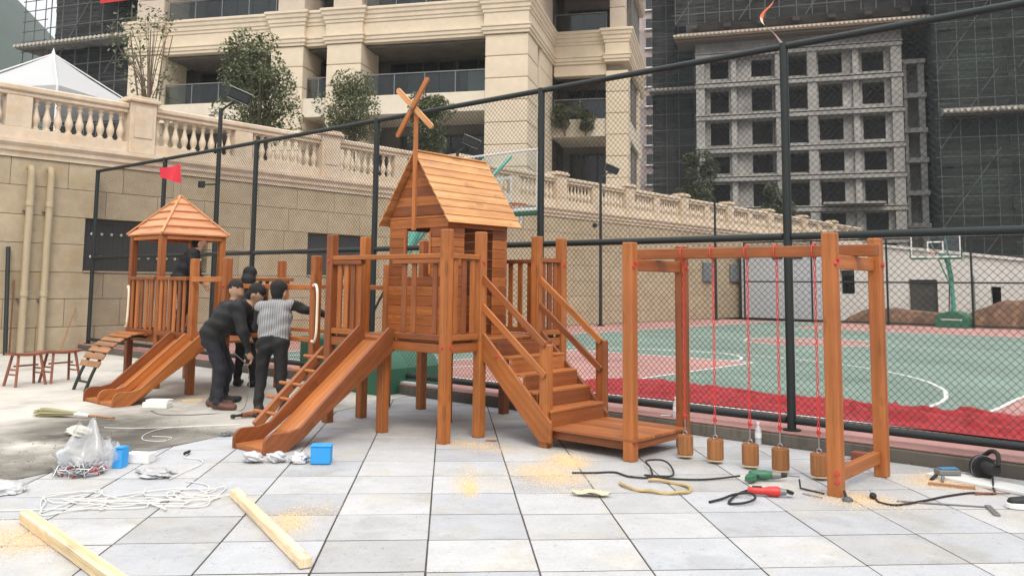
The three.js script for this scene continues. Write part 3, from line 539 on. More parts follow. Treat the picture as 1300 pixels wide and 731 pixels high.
// scaffolded blocks wrapped in dark safety net
function netted(name, label, pos, rot, u0, u1, y0, y1, depth, mat, opt = {}) {
  const t = local(name, label, 'building', pos, rot, 'towers wrapped in safety net');
  box(t, 'core', u0 + 0.8, u1 - 0.8, y0, y1, -depth, -2.6, M.greyDark, 0.05);
  for (let y = y0 + 2.6; y < y1; y += 3.1) box(t, 'floor_slab', u0 + 0.5, u1 - 0.5, y, y + 0.4, -2.6, -1.6, M.greyDark, 0.03);
  for (let u = u0 + 1.4; u < u1 - 0.5; u += 3.4) box(t, 'column', u, u + 0.7, y0, y1, -2.5, -1.4, M.grey, 0.03);
  // net sheets, each sagging a little between its ties
  const n = Math.max(2, Math.round((u1 - u0) / 5.5)), rows = Math.max(1, Math.round((y1 - y0) / 6));
  for (let i = 0; i < n; i++) for (let j = 0; j < rows; j++) {
    const a = u0 + (u1 - u0) * i / n, c = u0 + (u1 - u0) * (i + 1) / n, h0 = y0 + (y1 - y0) * j / rows, h1 = y0 + (y1 - y0) * (j + 1) / rows;
    const G = new THREE.PlaneGeometry(c - a, h1 - h0, 14, 14), p = G.attributes.position, uv = G.attributes.uv, s = R() * 9;
    for (let k = 0; k < p.count; k++) { const x = p.getX(k), y = p.getY(k); p.setZ(k, 0.12 * Math.sin(x * 1.9 + s) * Math.cos(y * 1.1 + s) + 0.05 * Math.sin(y * 7 + x + s)); uv.setXY(k, x + s, y + s * 2); }
    G.computeVertexNormals(); put(t, 'net_sheet', G, mat, [(a + c) / 2, (h0 + h1) / 2, -0.3 - 0.06 * ((i + j) % 2)]);
  }
  if (opt.side) { const G = new THREE.PlaneGeometry(depth, y1 - y0); G.rotateY(Math.PI / 2 * opt.side); const uv = G.attributes.uv; for (let k = 0; k < 4; k++) uv.setXY(k, uv.getX(k) * depth, uv.getY(k) * (y1 - y0)); put(t, 'net_sheet', G, mat, [opt.side > 0 ? u1 : u0, (y0 + y1) / 2, -0.3 - depth / 2]); }
  const L = []; for (let u = u0; u <= u1 + 0.01; u += 1.5 + 0.2 * Math.sin(u * 7)) L.push([[u, y0, 0.2], [u, y1, 0.2]]); for (let y = y0 + 1; y < y1; y += 1.75) L.push([[u0 - 0.4, y, 0.25], [u1 + 0.4, y, 0.25]]);
  for (let u = u0; u < u1 - 6; u += 6.4) for (let y = y0; y < y1 - 6; y += 7) L.push([[u, y, 0.3], [u + 4.8, y + 7, 0.3]]);
  put(t, 'scaffold_poles', bars(L, opt.r || 0.03, 5), M.pole).userData.kind = 'stuff';
  for (const [y, a, c] of opt.eaves || []) { const e = sub(t, 'tiled_eave'); put(e, 'eave_roof', hexa([[a, y, 1.3], [c, y, 1.3], [c, y, -1.5], [a, y, -1.5], [a, y + 0.3, 1.4], [c, y + 0.3, 1.4], [c, y + 1.1, -1.5], [a, y + 1.1, -1.5]]), M.greyDark); const tg = []; for (let u = a + 0.1; u < c; u += 0.45) tg.push(new THREE.CylinderGeometry(0.14, 0.14, 0.2, 8).rotateX(Math.PI / 2).translate(u, y + 0.2, 1.48)); put(e, 'tile_ends', mergeGeometries(tg), M.tileEnd).userData.kind = 'stuff'; }
  return t;
}
netted('netted_tower', 'upper storeys above the tiled eave of the concrete frame wrapped in dark net and scaffolding', GREY[0], GREY[1], -12, 13, 28.6, 52, 9, M.net, { r: 0.05 });
{ const [x, y, z] = GREY[0], a = GREY[1] * Math.PI / 180; netted('netted_tower', 'dark green netted scaffold tower beside the bare concrete frame, above the hoop', [x + 4 * Math.sin(a), 0, z + 4 * Math.cos(a)], GREY[1], 11.8, 46, 0, 50, 12, M.netGreen, { side: -1, eaves: [[17.0, 12, 46], [29.5, 12.5, 46]] });
  netted('netted_tower', 'dark netted shaft just behind the narrow wing of the concrete frame', [x - 7 * Math.sin(a), 0, z - 7 * Math.cos(a)], GREY[1], 8.5, 17, 0, 52, 6, M.net, {}); }
{ const [x, y, z] = GREY[0], a = GREY[1] * Math.PI / 180; netted('netted_tower', 'narrow dark netted tower between the cream building and the concrete frame', [x - 5 * Math.sin(a), 0, z - 5 * Math.cos(a)], GREY[1], -15.2, -10.3, 0, 56, 10, M.net, { side: -1, eaves: [[22.6, -15.4, -10.2]] }); }
{
  const t = netted('netted_tower', 'dark netted scaffold tower with a tiled eave behind the white tent', [-72.73, 0, -29.71], 40.77 - 20, -4.8, 22, 4.85, 60, 12, M.net, { side: -1, r: 0.05, eaves: [[21.4, -7.4, 14]] });
  const L = []; for (let u = -7.4; u <= -4.9; u += 1.2) L.push([[u, 4.85, 0.6], [u, 60, 0.6]]); for (let y = 6; y < 60; y += 0.9) L.push([[-7.6, y, 0.62], [-4.7, y, 0.62]]); put(t, 'scaffold_bay', bars(L, 0.045, 5), M.pole).userData.kind = 'stuff';
  const bn = sub(t, 'banner'); box(bn, 'border', 1.2, 5.6, 24.7, 33, 0.70, 0.74, std(0.5, 0.03, 0.025, 0.8), 0.01); box(bn, 'field', 1.55, 5.3, 25.05, 32.7, 0.742, 0.76, std(0.72, 0.42, 0.12, 0.8), 0.005); box(bn, 'painted_bar', 2.2, 5.0, 25.25, 25.65, 0.762, 0.775, std(0.45, 0.1, 0.03, 0.8), 0.003); box(bn, 'painted_bar', 2.0, 4.7, 26.9, 27.6, 0.762, 0.775, std(0.5, 0.03, 0.025, 0.8), 0.003);
}
{ // slim pale tower far behind
  const t = local('pale_tower', 'slim pale apartment tower far behind with rows of small windows', 'building', [-69.3, 0, -112.5], 24);
  box(t, 'wall', -6, 6, 0, 70, -10, 0, std(0.6, 0.5, 0.5, 0.8, { map: T.conc }), 0.05);
  for (let y = 5; y < 62; y += 3.1) for (let u = -5.2; u < 5; u += 2.6) { const w = sub(t, 'window'); box(w, 'pane', u, u + 1.5, y, y + 1.6, 0.002, 0.03, M.darkGlass, 0.005); box(w, 'sill', u - 0.15, u + 1.65, y - 0.25, y - 0.05, 0.002, 0.4, M.white, 0.02); }
}
{ // low rendered building beyond the far fence
  const t = thing('low_building', 'low whitewashed rendered building with a dark doorway beyond the far fence', 'building', [-10, 0, -42]);
  const Z = -42.0, wallM = std(0.82, 0.82, 0.81, 0.9, { map: T.facade });
  const sh = new THREE.Shape([[-15.6, 0], [8, 0], [8, 0.9], [-12.7, 3.5], [-15.6, 3.75]].map((p) => new THREE.Vector2(...p)));
  sh.holes.push(new THREE.Path([[-11.75, 0.02], [-11.75, 2.0], [-10.5, 2.0], [-10.5, 0.02]].map((p) => new THREE.Vector2(...p))));
  sh.holes.push(new THREE.Path([[-14.9, 1.3], [-14.9, 2.45], [-14.2, 2.45], [-14.2, 1.3]].map((p) => new THREE.Vector2(...p))));
  sh.holes.push(new THREE.Path([[-8.35, 0.6], [-8.35, 1.7], [-7.95, 1.7], [-7.95, 0.6]].map((p) => new THREE.Vector2(...p))));
  put(t, 'front_wall', new THREE.ExtrudeGeometry(sh, { depth: 0.3, bevelEnabled: false }), wallM, [0, 0, Z - 0.3]);
  const rf = new THREE.Shape([[-15.65, 3.76], [-12.7, 3.52], [8, 0.92], [8, 1.05], [-12.7, 3.65], [-15.65, 3.9]].map((p) => new THREE.Vector2(...p))); put(t, 'roof_slab', new THREE.ExtrudeGeometry(rf, { depth: 6.3, bevelEnabled: false }), wallM, [0, 0, Z - 6.2]);
  box(t, 'rear_wall', -15.6, 8, 0, 0.9, Z - 6, Z - 5.8, M.greyDark, 0.01); box(t, 'end_wall', -15.6, -15.4, 0, 3.7, Z - 6, Z - 0.31, wallM, 0.01); box(t, 'party_wall', -8.9, -8.7, 0, 2.9, Z - 6, Z - 0.31, wallM, 0.01); box(t, 'inner_wall', -15.5, -3, 0, 2.2, Z - 2.2, Z - 2.0, M.greyDark, 0.01);
  box(t, 'door', -11.73, -10.52, 0.02, 1.98, Z - 0.26, Z - 0.2, std(0.14, 0.135, 0.13, 0.7, { map: T.conc }), 0.01);
  for (const x of [-9.9, -9.0, -6.5]) rod(t, 'drain_pipe', [x, 0, Z + 0.06], [x, 2.2, Z + 0.06], 0.04, 0.04, M.greyDark, 8);
  const s = thing('metal_shed', 'pale blue grey metal clad shed behind the gate in the far fence', 'shed', [-17, 0, -41.5]);
  const sm = std(0.52, 0.56, 0.60, 0.5);
  box(s, 'wall', -19.6, -15.65, 0, 3.55, -45, -41.0, sm, 0.02); for (let x = -19.5; x < -15.7; x += 0.32) box(s, 'rib', x, x + 0.05, 0.05, 3.5, -40.998, -40.97, sm, 0.005);
  box(s, 'roof', -19.7, -15.6, 3.552, 3.66, -45.1, -40.8, M.dullSteel, 0.01); for (const x of [-17.9, -16.9]) box(s, 'window', x, x + 0.55, 3.0, 3.5, -40.968, -40.95, M.darkGlass, 0.005);
  for (const z of [-37.9, -40.8]) { const w = tag(put(scene, 'meter_box', cbox(0.12, 0.92, 0.95, 0.02), std(0.17, 0.19, 0.2, 0.5), [WX + 0.07, 2.3, z]), z > -39 ? 'dark grey metal cabinet on the stone wall, farther from the far fence' : 'dark grey metal cabinet on the stone wall, closer to the far fence', 'cabinet'); }
}
{ // spoil heaps
  const heap = (name, label, cx, cz, rx, rz, h, seed) => { const n1 = fbm(seed, 4, 4); const G = new THREE.PlaneGeometry(2 * rx, 2 * rz, 60, 40).rotateX(-Math.PI / 2), p = G.attributes.position, uv = G.attributes.uv; for (let i = 0; i < p.count; i++) { const x = p.getX(i), z = p.getZ(i), q = Math.hypot(x / rx, z / rz); const e = Math.max(0, 1 - q * q * (1 + 0.3 * (n1(x * 0.1 + 5, z * 0.1 + 5) - 0.5))); p.setY(i, h * Math.pow(e, 0.8) * (0.6 + 0.8 * n1(x * 0.13 + 9, z * 0.13 + 9)) - 0.05); uv.setXY(i, x, z); } G.computeVertexNormals(); tag(put(scene, name, G, M.earth, [cx, 0, cz]), label, 'soil heap'); };
  heap('soil_heap', 'long brown soil heap in front of the dark doorway', -11.2, -40.2, 3.2, 1.2, 0.75, 301);
  heap('soil_heap', 'taller brown soil heap behind the green hoop base', -7.2, -40.3, 2.8, 1.3, 1.05, 302);
  heap('soil_heap', 'brown soil heap beyond the end of the far fence', -2.0, -40.3, 3.2, 1.3, 0.8, 303);
}
{ // white canopy tent on the terrace
  const t = thing('canopy_tent', 'white peaked canopy tent on the terrace behind the balustrade', 'tent', [-32.3, 4.85, -11.8]);
  const c = [-32.3, -11.8], d = [3.1, 0.95], q = [[d[0], d[1]], [-d[1], d[0]], [-d[0], -d[1]], [d[1], -d[0]]].map(([x, z]) => [c[0] + x, 7.95, c[1] + z]), apex = [c[0], 9.75, c[1]];
  const cloth = std(0.46, 0.47, 0.48, 0.6, { side: THREE.DoubleSide });
  for (let i = 0; i < 4; i++) { const a = q[i], b = q[(i + 1) % 4], n = 8, P = [], I = []; for (let r = 0; r <= n; r++) for (let k = 0; k <= n; k++) { const s = r / n, t1 = k / n, sag = -0.09 * Math.sin(Math.PI * s); P.push(apex[0] + (a[0] + (b[0] - a[0]) * t1 - apex[0]) * s, apex[1] + (a[1] - apex[1]) * s + sag, apex[2] + (a[2] + (b[2] - a[2]) * t1 - apex[2]) * s); if (r < n && k < n) { const o = r * (n + 1) + k; I.push(o, o + 1, o + n + 1, o + 1, o + n + 2, o + n + 1); } } const G = new THREE.BufferGeometry(); G.setAttribute('position', new THREE.Float32BufferAttribute(P, 3)); G.setIndex(I); G.computeVertexNormals(); put(t, 'roof_panel', G, cloth); beam(t, 'valance', [a[0], 7.84, a[2]], [b[0], 7.84, b[2]], 0.02, 0.24, cloth, 0.002); rod(t, 'pole', [a[0], 4.85, a[2]], a, 0.04, 0.04, M.white, 8); rod(t, 'ridge_seam', a, apex, 0.025, 0.025, M.white, 6); }
  put(t, 'finial', new THREE.ConeGeometry(0.09, 0.3, 8), M.white, [apex[0], apex[1] + 0.08, apex[2]]);
}
{ // wooded hill, far off
  const n1 = fbm(401, 6, 5), G = new THREE.PlaneGeometry(700, 500, 90, 60).rotateX(-Math.PI / 2), p = G.attributes.position;
  for (let i = 0; i < p.count; i++) { const x = p.getX(i), z = p.getZ(i), e = Math.exp(-(x * x) / (2 * 130 * 130) - (z * z) / (2 * 120 * 120)); p.setY(i, 238 * e * (0.85 + 0.3 * n1(x / 700 + 0.5, z / 500 + 0.5)) + 6 * e * (n1(x / 90 + 9, z / 90 + 9) - 0.5) - 3); }
  G.computeVertexNormals(); setting('hill', G, std(0.05, 0.07, 0.055, 1), 'wooded hill far behind the scaffolding', [-520, 0, -40]);
}
// ---------------------------------------------------------------- trees and shrubs
const LEAF = [[0.13, 0.155, 0.07], [0.085, 0.11, 0.05], [0.16, 0.18, 0.09]].map((c) => new THREE.MeshPhysicalMaterial({ color: lin(...c), roughness: 0.75, transmission: 0.3, thickness: 0, side: THREE.DoubleSide }));
const BARK = std(0.16, 0.125, 0.09, 0.95);
function leafCloud(clumps, n, size, seed) {
  const r = rng(seed), P = [], I = [], g = () => { let s = 0; for (let i = 0; i < 3; i++) s += r(); return (s / 3 - 0.5) * 2; }; let tot = 0; const acc = clumps.map((c) => (tot += c[3] * c[3]));
  for (let i = 0; i < n; i++) {
    const q = r() * tot, c = clumps[acc.findIndex((a) => a >= q)], d = V(g(), g(), g()); const l = d.length(); const f = 0.35 + 0.75 * Math.cbrt(r()); d.multiplyScalar(f / (l || 1) * c[3]); d.y *= c[4] || 0.8;
    const x = c[0] + d.x, y = c[1] + d.y, z = c[2] + d.z, a = r() * 6.28, e = (r() - 0.5) * 2.2, s = size * (0.45 + 1.1 * r()), u = V(Math.cos(a) * Math.cos(e), Math.sin(e), Math.sin(a) * Math.cos(e)), w = V(-Math.sin(a), 0.3 * (r() - 0.5), Math.cos(a)).multiplyScalar(s * 0.32); u.multiplyScalar(s);
    const o = P.length / 3; P.push(x - u.x / 2, y - u.y / 2, z - u.z / 2, x + w.x, y + w.y, z + w.z, x + u.x / 2, y + u.y / 2, z + u.z / 2, x - w.x, y - w.y, z - w.z); I.push(o, o + 1, o + 2, o, o + 2, o + 3);
  }
  const G = new THREE.BufferGeometry(); G.setAttribute('position', new THREE.Float32BufferAttribute(P, 3)); G.setIndex(I); G.computeVertexNormals(); return G;
}
function tree(name, label, [x, y, z], h, trunkH, rx, o = {}) {
  const t = thing(name, label, o.category || 'tree', [x, y, z], o.group || 'trees on the terrace'), r = rng(o.seed || 7), cl = [], nC = o.clumps || 16, cy = trunkH + (h - trunkH) * 0.5, ry = (h - trunkH) * 0.5, limbs = [];
  for (let i = 0; i < nC; i++) { const a = r() * 6.28, v = (r() - 0.5) * 2, s = Math.sqrt(1 - v * v) * (0.35 + 0.65 * Math.sqrt(r())); const c = [x + Math.cos(a) * s * rx * 0.72, y + cy + v * ry * 0.74, z + Math.sin(a) * s * rx * 0.72, rx * (o.clump || 0.33) * (0.6 + 0.8 * r()), 0.85]; cl.push(c); }
  const stems = o.stems || 1;
  for (let k = 0; k < stems; k++) { const a = k / stems * 6.28 + 0.5, sx = stems > 1 ? 0.12 * Math.cos(a) : 0, sz = stems > 1 ? 0.12 * Math.sin(a) : 0; const lean = stems > 1 ? 0.35 * rx : 0.06; const top = [x + sx + Math.cos(a) * lean, y + cy + ry * 0.3, z + sz + Math.sin(a) * lean]; put(t, 'trunk', tubeTaper([[x + sx, y - 0.05, z + sz], [x + sx * 1.5 + 0.03, y + trunkH * 0.6, z + sz * 1.5], [x + sx * 2 + Math.cos(a) * lean * 0.5, y + cy * 0.9, z + sz * 2 + Math.sin(a) * lean * 0.5], top], o.trunk || 0.06, 0.015), BARK); }
  cl.forEach((c, i) => { if (i % (o.limbStep || 1) === 0) limbs.push(tubeTaper([[x, y + trunkH * (0.75 + 0.25 * r()), z], [x + (c[0] - x) * 0.45, y + trunkH + (c[1] - y - trunkH) * 0.6, z + (c[2] - z) * 0.45], [c[0], c[1], c[2]]], (o.trunk || 0.06) * 0.5, 0.008)); });
  put(t, 'limbs', mergeGeometries(limbs), BARK);
  put(t, 'crown', leafCloud(cl, o.leaves || 6000, o.leaf || 0.13, (o.seed || 7) * 13), LEAF[o.mat || 0]);
  return t;
}
function tubeTaper(pts, r0, r1, n = 6, seg = 8) { const c = new THREE.CatmullRomCurve3(pts.map((p) => V(...p))), G = new THREE.TubeGeometry(c, seg, 1, n, false), p = G.attributes.position; for (let i = 0; i <= seg; i++) { const q = c.getPointAt(i / seg), r = r0 + (r1 - r0) * i / seg; for (let k = 0; k <= n; k++) { const j = i * (n + 1) + k; p.setXYZ(j, q.x + (p.getX(j) - q.x) * r, q.y + (p.getY(j) - q.y) * r, q.z + (p.getZ(j) - q.z) * r); } } return G; }
tree('evergreen_tree', 'tall dense evergreen tree on the terrace behind the first floodlight', [-26.5, 4.85, -16.7], 6.15, 1.5, 1.75, { seed: 11, leaves: 13000, leaf: 0.11, clumps: 34, trunk: 0.09 });
tree('evergreen_tree', 'round spreading small tree on the terrace between cream piers', [-24.7, 4.85, -19.6], 4.6, 1.9, 1.5, { seed: 12, leaves: 9000, leaf: 0.1, clumps: 30, mat: 2 });
tree('evergreen_tree', 'small round tree behind the wooden windmill cross', [-23.3, 4.85, -22.1], 4.1, 1.5, 1.15, { seed: 13, leaves: 8500, leaf: 0.1, clumps: 24 });
tree('bare_tree', 'thin many stemmed tree with sparse leaves in front of the cream corner pier', [-25.6, 4.85, -12.2], 5.6, 2.2, 1.5, { seed: 14, leaves: 800, leaf: 0.11, clumps: 22, stems: 5, trunk: 0.045, clump: 0.3 });
tree('evergreen_tree', 'dark dense tree behind the far balustrade in front of the concrete frame', [-23.3, 4.85, -43.3], 4.6, 0.6, 1.5, { seed: 15, leaves: 8000, leaf: 0.14, clumps: 20, mat: 1 });
tree('evergreen_tree', 'dark small shrub tree at the foot of the concrete frame', [-21.8, 4.85, -50.5], 3.4, 0.6, 1.2, { seed: 19, leaves: 4000, leaf: 0.14, clumps: 14, mat: 1 });
tree('leafy_tree', 'overhanging leafy tree beside the white tent', [-28.3, 4.85, -6.9], 8.2, 2.6, 1.6, { seed: 16, leaves: 7000, leaf: 0.14, clumps: 20, mat: 1, trunk: 0.1 });
{ // planting on the bay balcony
  const a = 27.27 * Math.PI / 180, W = (u, y, w) => [-25.72 + u * Math.cos(a) + w * Math.sin(a), y, -28 - u * Math.sin(a) + w * Math.cos(a)];
  for (const [u, s, l] of [[2.6, 21, 'trailing shrub on the bay balcony edge beside the side wall'], [3.7, 22, 'trailing shrub on the bay balcony edge near the corner pier']]) { const p = W(u, 9.5, -5.7); tree('balcony_shrub', l, [p[0], 9.25, p[2]], 1.7, 0.15, 0.75, { seed: s, leaves: 2500, leaf: 0.1, clumps: 12, category: 'shrub', group: 'balcony planting' }); }
}
// ---------------------------------------------------------------- the wooden play structures
const W = () => pick(M.wood), WD = W;
const post = (t, x, z, h, mat, y0 = 0, s = 0.1) => box(t, 'post', x - s / 2, x + s / 2, y0, h, z - s / 2, z + s / 2, mat || W(), 0.008, wv());
function bolt(t, x, y, z, ax) { const g = new THREE.CylinderGeometry(0.017, 0.019, 0.02, 10); if (ax === 'x') g.rotateZ(Math.PI / 2); else g.rotateX(Math.PI / 2); put(t, 'bolt_cap', g, M.bolt, [x, y, z]); }
function railing(t, ax, fixed, a, b, yb, yt, slats, darkish) {   // ax 'x' runs along x at z=fixed
  const g = sub(t, 'railing'), mt = darkish ? WD : W, bar = (n, y0, y1, d) => ax === 'x' ? box(g, n, a, b, y0, y1, fixed - d, fixed + d, mt(), 0.005, wv()) : box(g, n, fixed - d, fixed + d, y0, y1, a, b, mt(), 0.005, wv());
  bar('top_rail', yt - 0.05, yt, 0.036); bar('bottom_rail', yb, yb + 0.06, 0.03);
  for (const s of slats) ax === 'x' ? box(g, 'slat', s - 0.034, s + 0.034, yb + 0.061, yt - 0.051, fixed - 0.011, fixed + 0.011, R() < 0.7 ? mt() : pick(M.wood), 0.004, wv()) : box(g, 'slat', fixed - 0.011, fixed + 0.011, yb + 0.061, yt - 0.051, s - 0.034, s + 0.034, R() < 0.7 ? mt() : pick(M.wood), 0.004, wv());
}
const spread = (a, b, n) => Array.from({ length: n }, (_, i) => a + (b - a) * (i + 0.5) / n);
function slideWall(t, x, prof, th) { // profile of [z,y] in the yz plane
  const s = new THREE.Shape(prof.map(([z, y]) => new THREE.Vector2(-z, y))), g = new THREE.ExtrudeGeometry(s, { depth: th - 0.008, bevelEnabled: true, bevelSize: 0.004, bevelThickness: 0.004, bevelOffset: -0.004, bevelSegments: 1, curveSegments: 6 });
  g.translate(0, 0, -th / 2 + 0.004); g.rotateY(Math.PI / 2);   // shape x -> -z, extrusion -> x
  const p = g.attributes.position, uv = g.attributes.uv; for (let i = 0; i < p.count; i++) { const z = p.getZ(i), y = p.getY(i); uv.setXY(i, y * 0.63 - z * 0.776 + x, y * 0.776 + z * 0.63 + p.getX(i)); }
  put(t, 'side_board', g, W(), [x, 0, 0]);
}
function slide(t, xs, zTop, yTop, zEnd, run, wallH) { // xs: the side boards; slopes from (zTop,yTop) to the run-out ending at zEnd
  const g = sub(t, 'slide'), zk = zEnd - run;   // knee
  const prof = [[zEnd, 0.0]]; const R0 = 0.17;
  for (let i = 0; i <= 6; i++) { const a = i / 6 * Math.PI / 2; prof.push([zEnd - 0.10 + 0.10 * Math.cos(a), R0 - 0.08 + 0.09 * Math.sin(a)]); }
  prof.push([zk + 0.12, R0 + 0.005], [zk, 0.20], [zTop + 0.03, yTop + wallH], [zTop - 0.05, yTop + wallH - 0.02], [zTop - 0.06, yTop - 0.09], [zk + 0.13, 0.0]);
  for (const x of xs) slideWall(g, x, prof, 0.035);
  for (let i = 0; i + 1 < xs.length; i++) {
    const a = xs[i] + 0.0185, b = xs[i + 1] - 0.0185, th = 0.025, e = 0.075;
    const c = [[zEnd - 0.015, 0.045], [zk + 0.06, 0.05], [zk - 0.08, 0.05 + e * 1.0], [zTop - 0.04, yTop]];
    for (let k = 0; k < 3; k++) { const [z0, y0] = c[k], [z1, y1] = c[k + 1]; put(g, 'chute_board', hexa([[a, y0 - th, z0], [b, y0 - th, z0], [b, y1 - th, z1], [a, y1 - th, z1], [a, y0, z0], [b, y0, z0], [b, y1, z1], [a, y1, z1]], 2, [R(), R()]), k === 1 ? M.wood[1] : M.wood[2]); }
    box(g, 'front_lip', a, b, 0.001, 0.043, zEnd - 0.04, zEnd - 0.016, W(), 0.004);
  }
}
{
  const t = thing('playhouse_tower', 'big wooden play tower with gabled playhouse, slide and stairs', 'play tower', [-6.9, 0, -6.9]);
  const XL = -7.85, XR = -6.0, ZF = -5.97, ZB = -7.85;
  for (const [x, z] of [[XL, ZF], [XR, ZF], [XR, -6.47], [XR, -7.4], [XR, ZB], [XL, ZB], [XL, -6.45], [XL, -7.4]]) post(t, x, z, 2.1);
  for (const [x, z] of [[-6.92, ZF], [-6.87, ZB], [-6.9, -6.9]]) post(t, x, z, 0.865, WD());
  for (const z of [ZF, -6.45, -7.4, ZB]) box(t, 'joist', XL + 0.051, XR - 0.051, 0.866, 0.955, z - 0.025, z + 0.025, WD(), 0.004, wv());
  for (const x of [XL, XR]) for (const [a, b] of [[ZB + 0.051, -7.451], [-7.349, -6.521], [-6.419, ZF - 0.051]]) box(t, 'joist', x - 0.025, x + 0.025, 0.866, 0.955, a, b, W(), 0.004, wv());
  for (let i = 0; i < 13; i++) { const z = ZB + 0.06 + i * 0.137; box(t, 'deck_plank', XL + 0.06, XR - 0.06, 0.957, 0.985, z, z + 0.131, W(), 0.003, wv()); }
  // railings round the deck
  const yb = 0.99, yt = 1.86;
  railing(t, 'x', ZF + 0.001, XL + 0.052, -7.30, yb, 1.809, [-7.70, -7.58, -7.46, -7.35]);
  railing(t, 'x', ZF, -6.78, XR - 0.052, yb, 1.809, [-6.62, -6.47, -6.16]);
  box(t, 'front_rail', XL + 0.052, XR - 0.052, 1.811, yt, ZF - 0.036, ZF + 0.04, WD(), 0.005, 3);
  railing(t, 'z', XR, -6.418, ZF - 0.052, yb, yt, spread(-6.41, -6.03, 3)); railing(t, 'z', XR, ZB + 0.052, -7.452, yb, yt, spread(-7.79, -7.46, 3));
  railing(t, 'z', XL, -6.398, ZF - 0.052, yb, yt, spread(-6.39, -6.03, 3), true); railing(t, 'z', XL, ZB + 0.052, -7.452, yb, yt, spread(-7.79, -7.46, 3), true);
  railing(t, 'x', ZB, XL + 0.052, XR - 0.052, yb, yt, spread(XL + 0.1, XR - 0.1, 11), true);
  for (const [x, y, z, a] of [[XR + 0.052, 0.93, -6.0, 'x'], [XR + 0.052, 1.0, -6.5, 'x'], [-6.0, 0.93, ZF + 0.052, 'z'], [-7.85, 1.8, ZF + 0.052, 'z'], [XR + 0.052, 1.78, -6.47, 'x'], [XR + 0.052, 1.78, ZB, 'x']]) bolt(t, x, y, z, a);
  // playhouse: lapped horizontal boards, cut round the openings
  const hs = sub(t, 'playhouse'), X0 = -7.46, X1 = -6.5, Z0 = -7.46, Z1 = -6.48, eave = 2.30, ridgeX = (X0 + X1) / 2, peak = 3.0, bh = 0.108, th = 0.02;
  const cut = (a, b, y0, y1, ops) => { let s = [[a, b]]; for (const [o0, o1, oy0, oy1] of ops) if (y0 < oy1 - 0.02 && y1 > oy0 + 0.02) { const n = []; for (const [p, q] of s) { if (q <= o0 || p >= o1) n.push([p, q]); else { if (p < o0 - 0.01) n.push([p, o0]); if (q > o1 + 0.01) n.push([o1, q]); } } s = n; } return s; };
  for (let k = 0, y = 0.986; y < eave - 0.01; k++, y += bh) {
    const y1 = Math.min(y + bh - 0.003, eave + 0.01), d = rr(-0.0015, 0.0015);
    for (const [p, q] of cut(X0, X1, y, y1, [[-7.17, -6.79, 1.68, 2.10]])) box(hs, 'wall_board', p + 0.001, q - 0.001, y, y1, Z1 - th, Z1 + d, W(), 0.005, wv());
    box(hs, 'wall_board', X0, X1, y, y1, Z0, Z0 + th, WD(), 0.005, wv());
    for (const [p, q] of cut(Z0 + th + 0.001, Z1 - th - 0.001, y, y1, [[-7.21, -6.74, 0.9, 2.10]])) box(hs, 'wall_board', X1 - th, X1 + d, y, y1, p, q, W(), 0.005, wv());
    for (const [p, q] of cut(Z0 + th + 0.001, Z1 - th - 0.001, y, y1, [[-7.2, -6.75, 1.6, 2.10]])) box(hs, 'wall_board', X0, X0 + th, y, y1, p, q, WD(), 0.005, wv());
  }
  for (const [z, sgn] of [[Z1, 1], [Z0 + th, -1]]) for (let y = eave + 0.02; y < peak - 0.05; y += bh) { const y1 = Math.min(y + bh - 0.003, peak - 0.02), hw = (yy) => (X1 - X0) / 2 * (peak - yy) / (peak - eave), a = hw(y) - 0.005, b = Math.max(0.004, hw(y1) - 0.005); put(hs, 'gable_board', hexa([[ridgeX - a, y, z - th], [ridgeX + a, y, z - th], [ridgeX + a, y, z], [ridgeX - a, y, z], [ridgeX - b, y1, z - th], [ridgeX + b, y1, z - th], [ridgeX + b, y1, z], [ridgeX - b, y1, z]], 0, [R(), R()]), W()); }
  for (const [x0, x1, y0, y1] of [[-7.20, -7.171, 1.66, 2.13], [-6.789, -6.76, 1.66, 2.13]]) box(hs, 'window_trim', x0, x1, y0, y1, Z1 + 0.003, Z1 + 0.014, W(), 0.003);
  // roof planks, lapped from eave to ridge
  const nP = 9, ex = 0.09, dy = peak + 0.03 - (eave - 0.09), zr0 = Z0 - 0.14, zr1 = Z1 + 0.09, half = (X1 - X0) / 2 + ex;
  const rf = sub(t, 'roof');
  for (const s of [1, -1]) for (let i = 0; i < nP; i++) {
    const f0 = i / nP, f1 = Math.min(1, (i + 1.08) / nP), p = (f, lift) => { const nx = dy, ny = half, l = Math.hypot(nx, ny); return [ridgeX + s * (half * (1 - f) + nx / l * lift), eave - 0.09 + dy * f + ny / l * lift]; };
    const [ax, ay] = p(f0, 0.010), [bx, by] = p(f1, 0.0), [cx, cy] = p(f0, 0.020), [dx, dy2] = p(f1, 0.012), j = rr(-0.002, 0.002);
    put(rf, 'roof_plank', hexa([[ax, ay, zr0 + j], [ax, ay, zr1 + j], [bx, by, zr1 + j], [bx, by, zr0 + j], [cx, cy, zr0 + j], [cx, cy, zr1 + j], [dx, dy2, zr1 + j], [dx, dy2, zr0 + j]], 2, [R(), R()]), pick(M.woodPale));
  }
  beam(rf, 'ridge_board', [ridgeX, peak + 0.05, zr0], [ridgeX, peak + 0.05, zr1], 0.05, 0.02, M.woodPale[1], 0.004);
  // windmill cross on a pole
  const wm = sub(t, 'windmill'); box(wm, 'pole', -6.955, -6.905, 2.14, 3.52, Z1 + 0.092, Z1 + 0.13, M.wood[2], 0.006);
